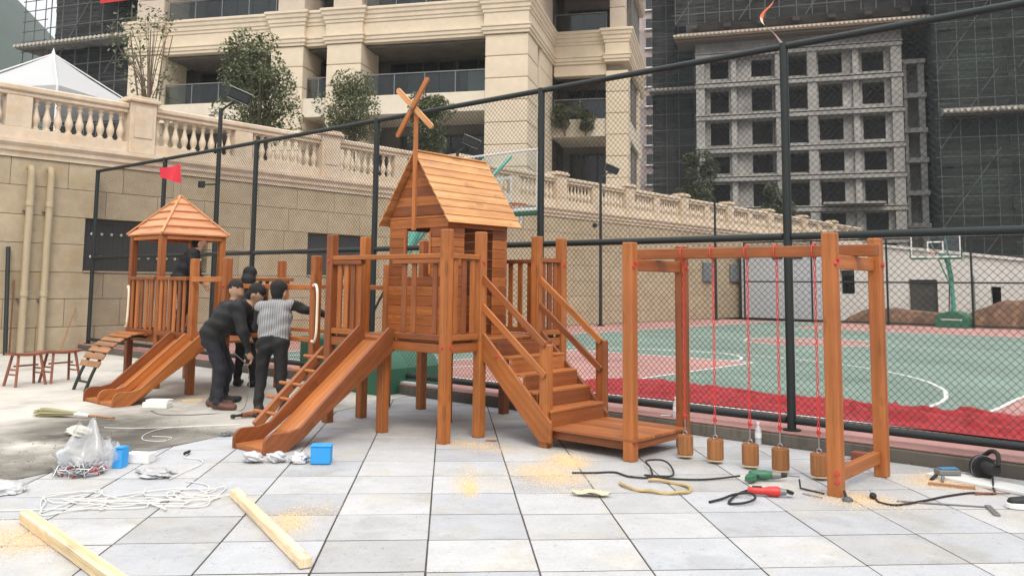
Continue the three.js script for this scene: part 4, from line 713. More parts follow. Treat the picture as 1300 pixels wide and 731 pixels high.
  const blade = (a, b, z, m) => { const d = V(b[0] - a[0], b[1] - a[1], 0), L = d.length(), g = new THREE.Shape(), w = 0.029; g.moveTo(-L / 2 + w, -w); g.lineTo(L / 2 - w, -w); g.absarc(L / 2 - w, 0, w, -Math.PI / 2, Math.PI / 2, false); g.lineTo(-L / 2 + w, w); g.absarc(-L / 2 + w, 0, w, Math.PI / 2, 1.5 * Math.PI, false); const G = new THREE.ExtrudeGeometry(g, { depth: 0.018, bevelEnabled: true, bevelSize: 0.003, bevelThickness: 0.003, bevelSegments: 1, curveSegments: 8 }); const me = put(wm, 'blade', G, m, [(a[0] + b[0]) / 2, (a[1] + b[1]) / 2, z]); me.rotation.z = Math.atan2(d.y, d.x); };
  blade([-7.22, 3.77], [-6.63, 3.26], Z1 + 0.134, M.woodPale[0]); blade([-6.69, 3.82], [-7.18, 3.21], Z1 + 0.160, M.wood[2]); rod(wm, 'hub', [-6.935, 3.505, Z1 + 0.13], [-6.935, 3.505, Z1 + 0.20], 0.02, 0.02, M.dullSteel, 10);
  // slide
  slide(t, [-7.26, -6.76], -5.92, 0.955, -4.44, 0.38, 0.145);
  // stairs with handrails
  const st = sub(t, 'stairs'), zs = [-6.475, -7.425];
  for (const z of zs) { const s = new THREE.Shape([[-5.94, 1.05], [-5.06, 0.245], [-5.06, 0.06], [-5.2, 0.06], [-5.94, 0.78]].map((q) => new THREE.Vector2(...q))); const G = new THREE.ExtrudeGeometry(s, { depth: 0.03, bevelEnabled: true, bevelSize: 0.003, bevelThickness: 0.003, bevelSegments: 1 }); { const uv = G.attributes.uv; for (let i = 0; i < uv.count; i++) { const a = uv.getX(i), b = uv.getY(i); uv.setXY(i, a * 0.74 - b * 0.67, a * 0.67 + b * 0.74 + z); } } put(st, 'stringer', G, W(), [0, 0, z - 0.015]); }
  for (let i = 0; i < 5; i++) { const x = -5.94 + i * 0.172, y = 0.985 - i * 0.157; if (i) box(st, 'tread', x - 0.02, x + 0.172, y - 0.028, y, zs[1] + 0.034, zs[0] - 0.034, M.wood[2], 0.004, i); box(st, 'riser', x + 0.15, x + 0.17, y - 0.157, y - 0.03, zs[1] + 0.034, zs[0] - 0.034, W(), 0.003, i); }
  for (const z of [-6.53, -7.48]) { box(st, 'newel_post', -5.22, -5.12, 0, 0.98, z - 0.05, z + 0.05, W(), 0.008, wv()); }
  for (const [z, k] of [[-6.455, 0], [-7.40, 1]]) for (const d of [0, 0.29]) beam(st, 'handrail', [-5.955, 1.62 - d, z + 0.0], [-5.13, 0.97 - d, z - 0.005], 0.025, 0.07, W(), 0.005, k);
  bolt(st, -5.17, 0.17, -6.478, 'z'); bolt(st, -5.75, 0.83, -6.453, 'z');
  // landing platform
  const pf = sub(t, 'landing'); for (let i = 0; i < 8; i++) { const z = -7.44 + i * 0.119; box(pf, 'plank', -5.10, -4.14, 0.172, 0.2, z, z + 0.116, M.wood[i % 3], 0.003, i); }
  for (const z of [-7.40, -6.56]) box(pf, 'bearer', -5.1, -4.28, 0.09, 0.171, z - 0.02, z + 0.02, WD(), 0.003); for (const x of [-5.08, -4.19]) box(pf, 'bearer', x - 0.02, x + 0.02, 0.10, 0.171, -7.37, -6.6, WD(), 0.003);
  // peg ladder beside the slide
  const pl = sub(t, 'peg_ladder'); beam(pl, 'beam', [-8.05, 0.03, -5.18], [-8.05, 0.80, -6.06], 0.055, 0.10, M.woodDark[2], 0.008); for (let i = 0; i < 5; i++) { const f = 0.14 + 0.18 * i; rod(pl, 'peg', [-8.27, 0.05 + 0.77 * f, -5.18 - 0.88 * f], [-7.84, 0.05 + 0.77 * f, -5.18 - 0.88 * f], 0.019, 0.019, M.wood[2], 10); }
  put(t, 'grab_bar', tubeGeo([[-8.19, 1.52, -5.97], [-8.12, 1.53, -5.95], [-8.06, 1.47, -5.93], [-8.05, 1.2, -5.93], [-8.06, 0.95, -5.93], [-8.12, 0.88, -5.95], [-8.19, 0.88, -5.97]], 0.016, 40, 8), M.cream);
}
{
  const t = thing('roofed_tower', 'small wooden play tower with pyramid roof, double slide and curved ladder', 'play tower', [-12, 0, -6.5]);
  const zf = -6.05, zb = -7.05;
  for (const x of [-12.95, -12.05]) for (const z of [zf - 0.02, zb + 0.02]) post(t, x, z, 2.27, W(), 0, 0.095);
  post(t, -11.1, zf - 0.03, 1.87, M.wood[0]); post(t, -10.2, -6.05, 1.87, M.wood[1]); post(t, -10.95, -7.4, 1.88, M.wood[1]); post(t, -8.25, -6.05, 1.87, WD()); post(t, -8.35, -7.25, 1.8, WD());
  for (let i = 0; i < 8; i++) { const z = zb + 0.08 + i * 0.114; box(t, 'deck_plank', -12.88, -10.26, 0.745, 0.775, z, z + 0.11, W(), 0.003, i); }
  for (const z of [zf, zb]) box(t, 'joist', -12.9, -10.26, 0.66, 0.744, z - 0.06, z - 0.02, WD(), 0.004);
  railing(t, 'x', zf + 0.03, -12.9, -12.1, 0.78, 1.62, spread(-12.88, -12.12, 5), true); railing(t, 'x', zf + 0.03, -12.0, -11.16, 0.78, 1.62, spread(-11.98, -11.18, 6));
  box(t, 'cross_rail', -11.048, -10.252, 1.55, 1.62, zf + 0.0, zf + 0.05, M.wood[2], 0.005);
  railing(t, 'x', -7.40, -12.9, -11.02, 0.78, 1.62, spread(-12.9, -11.05, 10), true);
  railing(t, 'z', -12.95, zb + 0.08, zf - 0.08, 0.78, 1.62, spread(zb + 0.1, zf - 0.1, 5), true); railing(t, 'x', -7.1, -10.8, -10.25, 0.78, 1.62, spread(-10.75, -10.3, 4));
  box(t, 'bridge_rail', -10.148, -8.302, 1.47, 1.53, -6.08, -6.03, W(), 0.005, 2); box(t, 'bridge_rail', -10.148, -8.302, 0.86, 0.91, -6.08, -6.03, WD(), 0.005, 1); box(t, 'bridge_rail', -10.9, -8.402, 1.47, 1.53, -7.30, -7.25, WD(), 0.005, 1); box(t, 'bridge_rail', -10.9, -8.402, 0.86, 0.91, -7.30, -7.25, WD(), 0.005, 1);
  for (const [x, y] of [[-8.25, 1.5], [-8.25, 0.89], [-10.2, 1.5]]) bolt(t, x, y, -5.995, 'z');
  // pyramid roof of five lapped courses on each face
  const rf = sub(t, 'roof'), c = [-12.5, -6.55], hw = 0.535, y0 = 2.24, y1 = 2.86, n = 5;
  for (let f = 0; f < 4; f++) { const ca = Math.cos(f * Math.PI / 2), sa = Math.sin(f * Math.PI / 2), w = (x, y, z) => [c[0] + x * ca + z * sa, y, c[1] - x * sa + z * ca]; for (let i = 0; i < n; i++) { const a = hw * (1 - i / n), b = hw * (1 - (i + 1.06) / n), ya = y0 + (y1 - y0) * i / n, yb = y0 + (y1 - y0) * (i + 1.06) / n, bb = Math.max(b, 0.012); put(rf, 'roof_plank', hexa([w(-a - 0.006, ya + 0.004, a + 0.006), w(a + 0.006, ya + 0.004, a + 0.006), w(bb, yb - 0.014, bb), w(-bb, yb - 0.014, bb), w(-a - 0.012, ya + 0.026, a + 0.014), w(a + 0.012, ya + 0.026, a + 0.014), w(bb, yb - 0.002, bb), w(-bb, yb - 0.002, bb)], f % 2 ? 2 : 0, [R(), R()]), pick(M.pinkWood)); } const e0 = w(hw + 0.02, y0 + 0.03, hw + 0.02); beam(rf, 'hip_board', e0, [c[0], y1 + 0.035, c[1]], 0.035, 0.02, M.woodPale[1], 0.004); }
  for (const [a, b] of [[[-13.0, zf], [-12.0, zf]], [[-12.0, zf - 0.06], [-12.0, zb + 0.06]], [[-13.0, zb], [-12.0, zb]], [[-13.0, zf - 0.06], [-13.0, zb + 0.06]]]) beam(rf, 'eave_beam', [a[0], 2.205, a[1]], [b[0], 2.205, b[1]], 0.03, 0.06, M.wood[2], 0.004);
  slide(t, [-11.42, -11.01, -10.6], -5.95, 0.745, -4.80, 0.34, 0.10);
  // curved ladder
  const cl = sub(t, 'curved_ladder'), cv = new THREE.CatmullRomCurve3([V(0, 0.73, -6.04), V(0, 0.75, -5.86), V(0, 0.66, -5.62), V(0, 0.5, -5.43), V(0, 0.27, -5.30), V(0, 0.0, -5.2)]);
  for (const x of [-12.72, -12.34]) put(cl, 'stringer', tubeGeo(cv.getPoints(12).map((p) => [x, p.y, p.z]), 0.024, 30, 8), M.fence);
  for (let i = 0; i < 9; i++) { const p = cv.getPoint(0.04 + i * 0.088), q = cv.getTangent(0.04 + i * 0.088), m = beam(cl, 'tread', [-12.84, p.y + 0.035, p.z], [-12.22, p.y + 0.035, p.z], 0.085, 0.022, i < 4 ? W() : pick(M.treadGrey), 0.004, i, V(0, Math.abs(q.z), Math.abs(q.y)).normalize()); }
  rod(cl, 'crossbar', [-12.72, 0.13, -5.245], [-12.34, 0.13, -5.245], 0.016, 0.016, M.fence, 8);
  put(t, 'grab_bar', tubeGeo([[-12.88, 1.46, -5.97], [-12.78, 1.47, -5.94], [-12.74, 1.4, -5.93], [-12.74, 1.1, -5.93], [-12.75, 0.95, -5.93], [-12.80, 0.88, -5.95], [-12.88, 0.87, -5.97]], 0.017, 40, 8), M.cream);
}
{ // red flag on the small roof
  const f = thing('red_flag', 'small red flag on a thin wire above the pyramid roof', 'flag', [-12.5, 2.88, -6.55]);
  rod(f, 'staff', [-12.5, 2.87, -6.55], [-12.5, 3.40, -6.55], 0.006, 0.005, M.dullSteel, 6);
  const P = [], I = [], n = 12; for (let i = 0; i <= n; i++) { const s = i / n, hgt = 0.30 * (1 - 0.5 * s); for (let k = 0; k <= 4; k++) { const v = k / 4; P.push(-12.5 - 0.11 * s, 3.08 + 0.02 * s + hgt * v + 0.05 * s, -6.55 + 0.29 * s + 0.03 * Math.sin(s * 6 + v)); if (i < n && k < 4) { const o = i * 5 + k; I.push(o, o + 5, o + 1, o + 1, o + 5, o + 6); } } }
  const G = new THREE.BufferGeometry(); G.setAttribute('position', new THREE.Float32BufferAttribute(P, 3)); G.setIndex(I); G.computeVertexNormals(); put(f, 'cloth', G, std(0.65, 0.03, 0.055, 0.7, { side: THREE.DoubleSide }));
}
{ // frame for the hanging logs
  const t = thing('log_swing_frame', 'wooden four post frame with a long top beam at the landing', 'swing frame', [-3.3, 0, -7]);
  for (const [x, z, h] of [[-4.215, -6.545, 1.95], [-4.2, -7.46, 1.95], [-2.39, -6.54, 1.98], [-2.35, -7.48, 1.98]]) post(t, x, z, h, W(), 0, 0.104);
  box(t, 'cross_beam', -4.235, -4.185, 1.69, 1.80, -7.407, -6.598, M.wood[1], 0.006, 1); box(t, 'cross_beam', -2.395, -2.345, 1.70, 1.81, -7.427, -6.593, M.wood[2], 0.006, 2); box(t, 'lower_stretcher', -2.40, -2.34, 0.11, 0.21, -7.427, -6.593, M.wood[0], 0.006, 3);
  box(t, 'top_beam', -4.42, -2.18, 1.811, 1.905, -7.045, -6.955, M.wood[1], 0.006, 4);
  for (const [x, y, z, a] of [[-4.158, 1.76, -6.56, 'x'], [-4.158, 1.73, -6.52, 'x'], [-4.145, 1.74, -7.46, 'x'], [-2.333, 1.77, -6.55, 'x'], [-2.333, 1.74, -6.50, 'x'], [-2.29, 1.75, -7.48, 'x'], [-4.158, 0.17, -6.53, 'x'], [-2.36, 0.18, -6.485, 'z'], [-2.36, 0.12, -6.485, 'z']]) bolt(t, x, y, z, a);
}
{ // five logs on red ropes
  const names = ['against the landing edge', 'second from the landing', 'midway along the beam', 'fourth from the landing', 'behind the tall outer frame post'];
  const barkMap = T.wood.clone(); barkMap.repeat.set(1 / 1.4, 1 / 0.35); barkMap.needsUpdate = true;
  const barkM = std(0.36, 0.16, 0.06, 0.75, { map: barkMap, bumpMap: T.woodBump, bumpScale: 0.002 });
  [-3.92, -3.62, -3.29, -3.02, -2.69].forEach((x, i) => {
    const z = -7.0, y0 = 0.035, t = thing('hanging_log', 'short hanging log step on a red rope, ' + names[i], 'log step', [x, y0, z], 'log steps hanging from the top beam');
    const prof = [[0, 0], [0.066, 0], [0.072, 0.008], [0.072, 0.165], [0.066, 0.172], [0, 0.172]].map(([r, y]) => new THREE.Vector2(r, y)); const lg = new THREE.LatheGeometry(prof, 22); { const uv = lg.attributes.uv, p = lg.attributes.position; for (let k = 0; k < uv.count; k++) uv.setXY(k, p.getY(k) + i * 0.3, uv.getX(k) * 0.45 + i * 0.17); } put(t, 'log', lg, barkM, [x, y0, z]); rod(t, 'end_disc', [x, y0 + 0.172, z], [x, y0 + 0.175, z], 0.064, 0.064, M.wood[1], 18); rod(t, 'base_disc', [x, y0 - 0.012, z], [x, y0 - 0.001, z], 0.07, 0.072, M.pine[0], 20);
    put(t, 'eye_hook', new THREE.TorusGeometry(0.02, 0.005, 6, 14), M.steel, [x, y0 + 0.19, z]); rod(t, 'hook_link', [x, y0 + 0.2, z], [x, y0 + 0.32, z], 0.006, 0.006, M.steel, 6);
    for (const s of [0, Math.PI]) { const pts = []; for (let k = 0; k <= 90; k++) { const f = k / 90, a = s + f * 50; pts.push([x + 0.009 * Math.cos(a), y0 + 0.3 + f * (1.81 - y0 - 0.3), z + 0.009 * Math.sin(a)]); } put(t, 'rope_strand', tubeGeo(pts, 0.0042, 180, 5), M.redRope); }
    put(t, 'rope_knot', new THREE.TorusKnotGeometry(0.012, 0.005, 30, 6), M.redRope, [x, y0 + 0.34, z]); put(t, 'rope_loop', new THREE.TorusGeometry(0.066, 0.006, 6, 20).scale(1, 0.95, 1).rotateY(Math.PI / 2), M.redRope, [x, 1.86, z]);
  });
}
// ---------------------------------------------------------------- basketball stands and the red sheet
function hoop(label, cx, zb, dir, y0) { // board faces dir (+1: toward -z)
  const t = thing('basketball_stand', label, 'basketball hoop', [cx, 0, zb]), s = -dir, zBoard = zb + s * 2.0;
  const bz = (a, b) => [Math.min(zb + s * a, zb + s * b), Math.max(zb + s * a, zb + s * b)];
  const prof = new THREE.Shape(); prof.moveTo(-0.6, 0.02); prof.lineTo(0.6, 0.02); prof.lineTo(0.6, 0.35); prof.quadraticCurveTo(0.45, 0.62, 0, 0.66); prof.quadraticCurveTo(-0.45, 0.62, -0.6, 0.35); prof.lineTo(-0.6, 0.02);
  put(t, 'base_box', new THREE.ExtrudeGeometry(prof, { depth: 1.1, bevelEnabled: true, bevelSize: 0.02, bevelThickness: 0.02, bevelSegments: 2 }), M.hoopGreen, [cx, 0, Math.min(zb, zb - s * 1.1)]);
  put(t, 'base_lettering', mergeGeometries(Array.from({ length: 9 }, (_, i) => new THREE.BoxGeometry(0.05, 0.06, 0.004).translate(-0.36 + i * 0.09, 0.34, 0))), M.white, [cx, 0, dir > 0 ? zb + 0.03 + 0 : zb + 0.0242 + 0]);
  const arm = [[cx, 0.55, zb - s * 0.5], [cx, 1.2, zb - s * 0.4], [cx, 2.2, zb - s * 0.05], [cx, 2.8, zb + s * 0.5], [cx, 3.0, zBoard - s * 0.15]];
  put(t, 'main_arm', tubeGeo(arm, 0.085, 40, 10), M.teal); for (const d of [-0.32, 0.32]) rod(t, 'strut', [cx + d * 0.3, 1.9, zb - s * 0.15], [cx + d, 3.75, zBoard - s * 0.06], 0.03, 0.03, M.teal, 8);
  rod(t, 'back_stay', [cx - 0.3, 0.5, zb - s * 0.9], [cx, 2.3, zb - s * 0.02], 0.02, 0.02, M.fence, 6);
  const yb = 2.80, yt = 3.86, w = 0.9; box(t, 'board_glass', cx - w + 0.04, cx + w - 0.04, yb + 0.04, yt - 0.04, zBoard - 0.008, zBoard + 0.008, M.clear, 0.002);
  for (const [x0, x1, y0a, y1a] of [[-w, w, yt - 0.035, yt], [-w, -w + 0.04, yb, yt - 0.036], [w - 0.04, w, yb, yt - 0.036]]) box(t, 'board_frame', cx + x0, cx + x1, y0a, y1a, zBoard - 0.02, zBoard + 0.02, M.white, 0.005); box(t, 'board_frame', cx - w + 0.051, cx + w - 0.051, yb, yb + 0.05, zBoard - 0.03, zBoard + 0.03, M.white, 0.005);
  box(t, 'board_pad', cx - w - 0.03, cx + w + 0.03, yb - 0.08, yb - 0.002, zBoard - 0.04, zBoard + 0.04, M.hoopGreen, 0.02); for (const k of [-1, 1]) box(t, 'board_pad', cx + k * (w + 0.025) - 0.022, cx + k * (w + 0.025) + 0.022, yb, yb + 0.32, zBoard - 0.04, zBoard + 0.04, M.hoopGreen, 0.015);
  for (const [x0, x1, a, b] of [[-0.3, 0.3, 3.38, 3.43], [-0.3, 0.3, 2.98, 3.03], [-0.3, -0.25, 3.031, 3.379], [0.25, 0.3, 3.031, 3.379]]) box(t, 'aim_box', cx + x0, cx + x1, a, b, zBoard + s * 0.0085 - 0.002, zBoard + s * 0.0085 + 0.002, M.white, 0.0005);
  put(t, 'rim', new THREE.TorusGeometry(0.225, 0.012, 8, 28).rotateX(Math.PI / 2), std(0.6, 0.12, 0.03, 0.5), [cx, 2.98, zBoard + s * 0.40]); const nl = []; for (let i = 0; i < 12; i++) { const a = i / 12 * 6.283, b = a + 0.5; nl.push([[cx + 0.22 * Math.cos(a), 2.98, zBoard + s * 0.40 + 0.22 * Math.sin(a)], [cx + 0.13 * Math.cos(b), 2.58, zBoard + s * 0.40 + 0.13 * Math.sin(b)]], [[cx + 0.22 * Math.cos(a), 2.98, zBoard + s * 0.40 + 0.22 * Math.sin(a)], [cx + 0.13 * Math.cos(a - 0.5), 2.58, zBoard + s * 0.40 + 0.13 * Math.sin(a - 0.5)]]); } put(t, 'rim_net', bars(nl, 0.006, 4), M.white);
}
hoop('green basketball stand whose arm rises behind the playhouse roof', -9.75, -8.95, 1);
hoop('green basketball stand with white framed board at the far end of the court', -9.0, -37.9, -1);
tag(box(scene, 'green_pad', -12.7, -11.9, 0.01, 0.62, -9.6, -9.0, M.hoopGreen, 0.03), 'green padded box behind the fence beside the bridge rails', 'padded box');
{ // long red sheet on the court by the fence
  const nx = 220, nz = 40, P = [], U = [], I = [], n1 = fbm(511, 6, 4);
  for (let i = 0; i <= nx; i++) for (let k = 0; k <= nz; k++) { const s = i / nx, v = k / nz, x = -8.2 + 9.2 * s, wid = 1.35 + 0.45 * n1(s * 1.5, 0.2) + 0.25 * Math.sin(s * 9), z = -10.15 - 0.12 * Math.sin(s * 5) - wid * v; const f = n1(s * 2.2, v * 0.5 + 0.2), rid = Math.pow(Math.abs(Math.sin((v * 3.2 + 1.4 * f + s * 1.7) * Math.PI)), 3); const edge = Math.min(1, v * 7, (1 - v) * 7, s * 25, (1 - s) * 25); const y = 0.02 + edge * (0.06 * f + 0.20 * rid * (0.25 + s) * n1(s * 3, v) + 0.07 * Math.pow(1 - Math.abs(Math.sin(v * 11 + f * 15 + s * 9)), 3) * n1(s * 5, v * 2)); P.push(x, y, z); U.push(x, z); if (i < nx && k < nz) { const o = i * (nz + 1) + k; I.push(o, o + nz + 1, o + 1, o + 1, o + nz + 1, o + nz + 2); } }
  const G = new THREE.BufferGeometry(); G.setAttribute('position', new THREE.Float32BufferAttribute(P, 3)); G.setAttribute('uv', new THREE.Float32BufferAttribute(U, 2)); G.setIndex(I); G.computeVertexNormals();
  tag(put(scene, 'red_sheet', G, M.redCloth), 'long crumpled red cloth spread along the court behind the fence', 'cloth sheet');
}
// ---------------------------------------------------------------- people
const SK = { skin: std(0.42, 0.25, 0.165, 0.6), hair: std(0.006, 0.0055, 0.005, 0.8) };
function person(label, pos, heading, J, mats, o = {}) {
  const t = thing('person', label, 'person', [pos[0], pos[1], pos[2]]); t.rotation.y = heading; ORG.set(t, V(0, 0, 0));
  const j = {}; for (const k in J) j[k] = V(...J[k]);
  const B = []; const add = (a, b, ra, rb, g) => B.push([a.clone(), b.clone(), ra, rb, g]);
  const fwd = V(0, 0, 1), upH = j.head.clone().sub(j.neck).normalize(), look0 = o.look ? V(...o.look) : fwd.clone(), look = look0.addScaledVector(upH, -look0.dot(upH)).normalize(), sideA = V().crossVectors(upH, look).normalize();
  const off = (v, d, k) => v.clone().addScaledVector(d, k), sx = V().subVectors(j.sL, j.sR).normalize(), hx = V().subVectors(j.hL, j.hR).normalize();
  const k0 = o.bulk || 1;
  for (const s of [-1, 1]) { add(off(j.pelvis, hx, s * 0.075), off(j.chest, sx, s * 0.085), 0.105 * k0, 0.118 * k0, 'top'); add(off(j.pelvis, hx, s * 0.07), off(j.pelvis, hx, s * 0.08).add(V(0, -0.05, 0)), 0.112, 0.115, 'trousers'); add(off(j.chest, sx, s * 0.08), off(j.neck, sx, s * 0.03).addScaledVector(upH, -0.06), 0.108 * k0, 0.06, 'top'); }
  add(j.sL, j.sR, 0.068 * k0, 0.068 * k0, 'top'); add(off(j.neck, upH, -0.05), off(j.neck, upH, 0.05), 0.055, 0.052, o.collar || 'skin');
  for (const s of ['L', 'R']) {
    add(j['s' + s], j['e' + s], 0.066 * k0, 0.05 * k0, 'sleeve'); add(j['e' + s], j['w' + s], 0.05 * k0, 0.037, 'sleeve');
    const d = V().subVectors(j['w' + s], j['e' + s]).normalize(); add(off(j['w' + s], d, 0.015), off(j['w' + s], d, 0.085), 0.03, 0.033, 'skin');
    add(j['h' + s], j['k' + s], 0.098, 0.065, 'trousers'); add(j['k' + s], j['a' + s], 0.066, 0.056, 'trousers');
    const toe = j['t' + s]; add(V(j['a' + s].x, 0.055, j['a' + s].z).addScaledVector(V().subVectors(toe, j['a' + s]).setY(0).normalize(), -0.04), V(toe.x, 0.042, toe.z), 0.048, 0.04, 'shoes');
  }
  const hc = j.head; add(off(hc, upH, -0.02), off(hc, upH, 0.035), 0.083, 0.088, 'skin'); add(off(off(hc, upH, -0.085), look, 0.03), off(off(hc, upH, -0.03), look, 0.015), 0.052, 0.07, 'skin');
  add(off(off(hc, upH, -0.02), look, 0.085), off(off(hc, upH, -0.045), look, 0.1), 0.013, 0.016, 'skin'); for (const s of [-1, 1]) add(off(off(hc, upH, -0.01), sideA, s * 0.085), off(off(hc, upH, -0.04), sideA, s * 0.084), 0.019, 0.014, 'skin');
  add(off(off(hc, upH, 0.045), look, -0.03), off(off(hc, upH, 0.052), look, 0.004), 0.095, 0.082, 'hair'); add(off(off(hc, upH, 0.03), look, -0.03), off(off(hc, upH, -0.035 - (o.longHair || 0)), look, -0.036), 0.094, 0.074, 'hair'); add(off(off(hc, upH, -0.02), look, 0.03), off(off(hc, upH, 0.01), look, 0.034), 0.07, 0.066, 'skin');
  if (o.hood) { add(off(off(hc, upH, 0.04), look, -0.03), off(off(hc, upH, -0.06), look, -0.045), 0.06, 0.105, 'top'); }
  // bounds
  const mn = V(1e9, 1e9, 1e9), mx = V(-1e9, -1e9, -1e9); for (const b of B) for (const [p, r] of [[b[0], b[2]], [b[1], b[3]]]) { mn.min(V(p.x - r, p.y - r, p.z - r)); mx.max(V(p.x + r, p.y + r, p.z + r)); }
  mn.subScalar(0.04); mx.addScalar(0.04); const cen = mn.clone().add(mx).multiplyScalar(0.5), ext = mx.clone().sub(mn).multiplyScalar(0.5);
  const N = o.res || 84, mc = new MarchingCubes(N, new THREE.MeshBasicMaterial(), false, false, 120000); mc.isolation = 0;
  const pa = B.map(([a, b, ra, rb]) => { const dx = b.x - a.x, dy = b.y - a.y, dz = b.z - a.z; return [a.x, a.y, a.z, dx, dy, dz, 1 / Math.max(1e-9, dx * dx + dy * dy + dz * dz), ra, rb - ra]; });
  const dist = (q, x, y, z) => { const px = x - q[0], py = y - q[1], pz = z - q[2]; let h = (px * q[3] + py * q[4] + pz * q[5]) * q[6]; h = h < 0 ? 0 : h > 1 ? 1 : h; const ex = px - h * q[3], ey = py - h * q[4], ez = pz - h * q[5]; return Math.sqrt(ex * ex + ey * ey + ez * ez) - q[7] - h * q[8]; };
  const kk = 0.03, wr = o.wrinkle ?? 0.009;
  for (let z = 0; z < N; z++) for (let y = 0; y < N; y++) for (let x = 0; x < N; x++) {
    const wx = cen.x + (x - N / 2) / (N / 2) * ext.x, wy = cen.y + (y - N / 2) / (N / 2) * ext.y, wz = cen.z + (z - N / 2) / (N / 2) * ext.z; let d = 1;
    for (const q of pa) { const e = dist(q, wx, wy, wz); if (e > d + kk) continue; const h = Math.max(kk - Math.abs(d - e), 0) / kk; d = Math.min(d, e) - h * h * kk * 0.25; }
    if (wy < 1.42 * (o.wrTop || 1)) d += wr * (Math.sin(wx * 19 + wy * 13 + 2) * Math.sin(wy * 27 + wz * 21) + 0.4 * Math.sin(wy * 47 + wx * 25 + wz * 13));
    mc.field[z * N * N + y * N + x] = -d;
  }
  mc.update(); const n = mc.count, PA = mc.positionArray, NA = mc.normalArray, reg = {};
  for (let i = 0; i < n; i += 3) {
    const c = [0, 0, 0], vs = []; for (let k = 0; k < 3; k++) { const o3 = (i + k) * 3, v = [cen.x + PA[o3] * ext.x, cen.y + PA[o3 + 1] * ext.y, cen.z + PA[o3 + 2] * ext.z], nn = V(NA[o3] / ext.x, NA[o3 + 1] / ext.y, NA[o3 + 2] / ext.z).normalize(); vs.push([v, nn]); for (let q = 0; q < 3; q++) c[q] += v[q] / 3; }
    let best = 1e9, g = 'top'; pa.forEach((q, m) => { const e = dist(q, ...c) - (B[m][4] === 'hair' ? 0.004 : 0); if (e < best) { best = e; g = B[m][4]; } });
    const r = reg[g] || (reg[g] = { P: [], N: [], U: [] }); for (const [v, nn] of vs) { r.P.push(...v); r.N.push(nn.x, nn.y, nn.z); r.U.push(v[0], v[1]); }
  }
  // fingers
  const fg = []; for (const s of ['L', 'R']) { const w = j['w' + s], d = V().subVectors(w, j['e' + s]).normalize(), side = V().crossVectors(d, V(0, 1, 0)); if (side.length() < 0.3) side.set(1, 0, 0); side.normalize(); const nrm = V().crossVectors(side, d); for (let k = 0; k < 4; k++) { const a = off(off(w, d, 0.10), side, (k - 1.5) * 0.017), L = [0.06, 0.072, 0.066, 0.05][k], b = off(off(a, d, L * 0.55), nrm, -0.008), c = off(off(b, d, L * 0.4), nrm, -0.022); fg.push(tubeTaper([a.toArray(), b.toArray(), c.toArray()], 0.010, 0.007, 6, 5)); } const a = off(off(w, d, 0.05), side, -0.03), b = off(off(a, d, 0.035), side, -0.018), c = off(b, d, 0.03); fg.push(tubeTaper([a.toArray(), b.toArray(), c.toArray()], 0.012, 0.008, 6, 5)); }
  const nm = { top: o.topName || 'jacket', sleeve: 'sleeves', trousers: 'trousers', shoes: 'shoes', hair: 'hair', skin: 'body' };
  for (const g in reg) { const G = new THREE.BufferGeometry(); G.setAttribute('position', new THREE.Float32BufferAttribute(reg[g].P, 3)); G.setAttribute('normal', new THREE.Float32BufferAttribute(reg[g].N, 3)); G.setAttribute('uv', new THREE.Float32BufferAttribute(reg[g].U, 2)); let GG = G; if (g === 'skin') GG = mergeGeometries([G, ...fg.map((q) => q.toNonIndexed())]); put(t, nm[g], GG, mats[g] || SK[g]); }
  return t;
}
const stand = () => ({ pelvis: [0, 0.95, 0], chest: [0, 1.27, 0.01], neck: [0, 1.49, 0.0], head: [0, 1.62, 0.03], sL: [0.19, 1.40, 0], sR: [-0.19, 1.40, 0], eL: [0.24, 1.12, -0.02], eR: [-0.24, 1.12, -0.02], wL: [0.25, 0.88, 0.06], wR: [-0.25, 0.88, 0.06], hL: [0.095, 0.90, 0], hR: [-0.095, 0.90, 0], kL: [0.11, 0.49, 0.03], kR: [-0.11, 0.49, 0.03], aL: [0.12, 0.09, -0.01], aR: [-0.12, 0.09, -0.01], tL: [0.15, 0.04, 0.19], tR: [-0.15, 0.04, 0.19] });
const black = std(0.017, 0.0175, 0.02, 0.75, { map: T.cloth }), charcoal = std(0.024, 0.026, 0.032, 0.8, { map: T.cloth }), jeans = std(0.028, 0.032, 0.045, 0.85, { map: T.cloth }), shoeBrown = std(0.12, 0.05, 0.035, 0.6), shoeBlack = std(0.015, 0.015, 0.016, 0.6), stripes = std(0.50, 0.51, 0.53, 0.85, { map: T.stripe });
const sc = (J, k) => { const o = {}; for (const a in J) o[a] = J[a].map((v) => v * k); return o; };
{ // striped vest, back to the camera, reaching to the post
  const J = Object.assign(stand(), { sR: [-0.2, 1.41, 0.02], eR: [-0.46, 1.34, 0.10], wR: [-0.70, 1.27, 0.16], sL: [0.19, 1.38, 0.04], eL: [0.25, 1.12, 0.14], wL: [0.14, 1.0, 0.34], chest: [-0.01, 1.27, 0.05], neck: [-0.02, 1.47, 0.08], head: [-0.03, 1.585, 0.12], kL: [0.15, 0.49, 0.05], kR: [-0.12, 0.48, 0.0], aL: [0.16, 0.09, 0.0], aR: [-0.19, 0.09, -0.06], tL: [0.2, 0.04, 0.2], tR: [-0.24, 0.04, 0.12] });
  person('person in a grey striped vest with black sleeves, reaching for the bridge post', [-8.80, 0, -5.86], -2.40, sc(J, 0.91), { top: stripes, sleeve: black, trousers: black, shoes: shoeBlack }, { collar: 'sleeve', topName: 'vest', look: [-0.45, -0.25, 1] });
}
